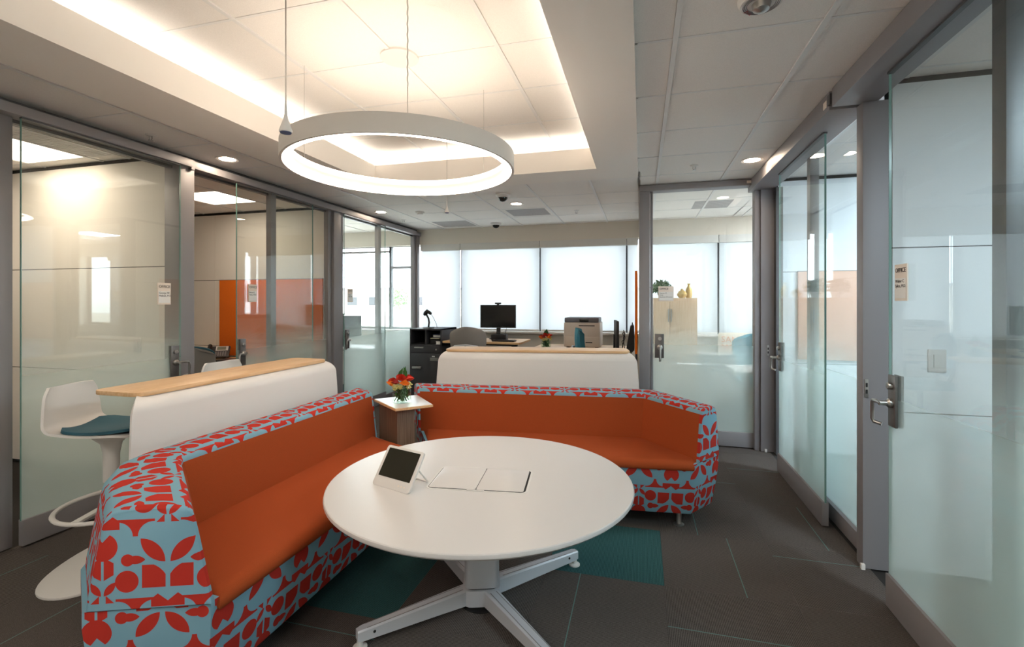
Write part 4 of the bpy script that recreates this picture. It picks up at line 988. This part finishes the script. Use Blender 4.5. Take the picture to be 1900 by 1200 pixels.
# ------------------------------------------------------------------ oak cabinet office
t = thing('tall_cabinet', 'tall pale oak cabinet behind the glazed office front', 'cabinet', (.41, 6.55, 0))
obj('carcass', bx(-.26, .26, -.22, .22, 0, 1.50, .003), m_oakv, t)
for x0, x1, hx in ((-.256, -.068, -.082), (-.064, .256, -.05)):
    d_ = obj('door', bx(x0, x1, -.238, -.221, .05, 1.46, .002), m_oakv, t); obj('handle', bx(hx - .006, hx + .006, -.252, -.238, 1.20, 1.36, .003), m_steel, d_)
t = thing('potted_plant', 'leafy green plant on the tall oak cabinet', 'plant', (.27, 6.5, 1.50)); obj('pot', lathe([(0, 0), (.05, 0), (.06, .07), (.055, .07), (.045, .01), (0, .01)], 20), m_whitep, t); leaf_ball('foliage', m_green, t, (-.02, 0, .13), .13, 260, .035, 8, .75)
for lb, x, s, pr in (('round pale gold vase on the oak cabinet', .495, 1, [(0, 0), (.035, 0), (.058, .03), (.06, .05), (.04, .085), (.014, .10), (.018, .115), (.012, .115), (.0, .10)]), ('slim pale gold vase on the oak cabinet', .585, 1, [(0, 0), (.035, 0), (.042, .05), (.038, .11), (.016, .15), (.014, .17), (.022, .185), (.016, .185), (0, .16)])):
    t = thing('gold_vase', lb, 'vase', (x, 6.40 + .1 * (x > .55), 1.50), 0, 'pale gold vases'); obj('body', lathe(pr[:-3], 28, cap=False), m_gold, t); obj('neck', lathe(pr[-4:], 28, cap=False), m_gold, t)
t = thing('printed_cushion', 'cream cushion with orange lettering on the window ledge', 'cushion', (1.27, 7.22, .745), math.radians(-3))
def cush(u, v):
    s, q = u * 2 - 1, v * 2 - 1; return (s * .24 * (1 - .05 * q * q), -.045 * (1 - s * s) * (1 - q * q) - .02, .14 + q * .14 * (1 - .05 * s * s))
obj('cover_front', sheet(cush, 12, 10, .02), M('cream cushion cloth', (226, 214, 196), .9), t, smooth=60); obj('cover_back', bx(-.22, .22, .0, .03, .01, .27, .012), M('cream cushion back', (226, 214, 196), .9), t)
fx = Matrix(((1, 0, 0, 0), (0, 0, -1, -.068), (0, 1, 0, 0), (0, 0, 0, 1)))
for ln, z in (('SANTA', .15), ('MONICA', .04)): lettering('lettering', ln, .115, M('coral ink', (222, 150, 110), .8), t, fx @ Matrix.Translation((-.20, z, 0)))
desk('white desk in the oak cabinet office', (1.67, 5.60, 0), 0, 1.5, .6, .74, m_white)
task_chair('pale teal task chair in the oak cabinet office', (1.33, 6.22, 0), PI, m_tealf, .50, 1.06)

# ------------------------------------------------------------------ cream offices
t = thing('pinboard', 'large orange felt pinboard on the cream panelled wall', 'pinboard', (-4.66, 5.206, .74)); obj('felt', bx(-.80, .80, -.022, -.0, 0, 1.0, .003), m_pin, t); obj('edge_strip', bx(-.80, .80, -.024, .0, 1.0, 1.006), m_alu, t)
desk('oak desk with the phone under the orange pinboard', (-5.0, 4.88, 0), 0, 1.7, .62, .72)
t = thing('office_phone', 'black office phone with a grey display beneath the pinboard', 'phone', (-5.27, 4.98, .72), math.radians(38))
pm = Matrix.Translation((0, .05, 0)) @ Matrix.Rotation(math.radians(38), 4, 'X')
b = bx(-.13, .13, -.10, .10, .012, .04, .008); b.transform(Matrix.Translation((0, 0, .06)) @ pm); bo = obj('body', b, m_dkgrey, t)
b = bx(-.03, .11, .01, .09, .04, .044, .001); b.transform(Matrix.Translation((0, 0, .06)) @ pm); dsp = obj('display_bezel', b, m_hem, bo)
b = bx(-.015, .085, .022, .078, .044, .0455); b.transform(Matrix.Translation((0, 0, .06)) @ pm); obj('display', b, M('grey green lcd', (120, 122, 104), .3), bo)
b = tube([(-.095, -.10, .06), (-.095, -.06, .075), (-.095, .04, .075), (-.095, .085, .06)], [.026, .02, .02, .026], 10); b.transform(Matrix.Translation((0, 0, .06)) @ pm); obj('handset', b, m_black, t)
for r in range(4):
    for c in range(5):
        b = bx(-.03 + c * .027, -.012 + c * .027, -.085 + r * .021, -.072 + r * .021, .04, .045); b.transform(Matrix.Translation((0, 0, .06)) @ pm); obj('key', b, m_alu, bo, smooth=0)
obj('stand', bx(-.09, .09, .0, .10, 0, .08, .01), m_black, t)
t = thing('desk_tray', 'black flat tray on the desk beside the office phone', 'tray', (-4.78, 4.76, .72), .1); obj('tray', bx(-.22, .22, -.11, .11, 0, .03, .012), m_black, t); obj('mat', bx(-.20, .20, -.09, .09, .03, .033), m_dkgrey, t)
t = thing('document', 'white sheet of paper on the desk under the pinboard', 'paper', (-5.05, 4.72, .7205), .3); obj('sheet', bx(-.1, .1, -.13, .13, 0, .0015), m_paper, t, smooth=0)
task_chair('grey task chair with teal edge at the phone desk', (-4.20, 3.93, 0), math.radians(-84), m_grey, .46, .98, .24, m_teal)
monitor('dark monitor seen through the corner office door', (-4.65, 6.75, .74), math.radians(200), .60, .36, .13)
desk('white desk in the daylit corner office', (-4.75, 6.80, 0), 0, 1.6, .62, .74, m_white)
def switch(label, loc, face):
    t = thing('light_switch', label, 'switch', loc); obj('plate', bx(-.04, .04, -.006 if face < 0 else 0, 0 if face < 0 else .006, -.06, .06, .002), m_white, t); obj('rocker', bx(-.016, .016, -.010 if face < 0 else .006, -.006 if face < 0 else .010, -.033, .033, .001), m_whitep, t)
switch('white light switch on the cream wall behind the nearest glass door', (-4.04, 3.038, 1.09), -1); switch('white light switch on the white wall behind the large glass door', (1.50, 3.018, 1.14), -1)
t = thing('pinboard', 'pale orange pinboard behind the half open far door', 'pinboard', (2.45, 5.166, .90)); obj('felt', bx(-1.0, 1.0, -.02, 0, 0, .84, .003), m_pin_washed, t); obj('edge_strip', bx(-1.0, 1.0, -.022, 0, .84, .846), m_alu, t)
t = thing('potted_plant', 'small green plant at the left image edge on a cream shelf', 'plant', (-5.0, 2.3, 1.35)); obj('pot', lathe([(0, 0), (.05, 0), (.06, .07), (.055, .07), (.045, .01), (0, .01)], 20), m_whitep, t); leaf_ball('foliage', m_green, t, (0, 0, .15), .14, 260, .04, 9, .9)
t = thing('storage_cabinet', 'cream storage cabinet carrying a plant at the left image edge', 'cabinet', (-5.0, 2.3, 0)); obj('carcass', bx(-.3, .3, -.2, .2, 0, 1.35, .004), m_wall, t); d_ = obj('door', bx(.3, .318, -.19, .19, .05, 1.32, .002), m_wall, t); obj('handle', bx(.318, .33, .14, .15, .6, .8, .002), m_steel, d_)
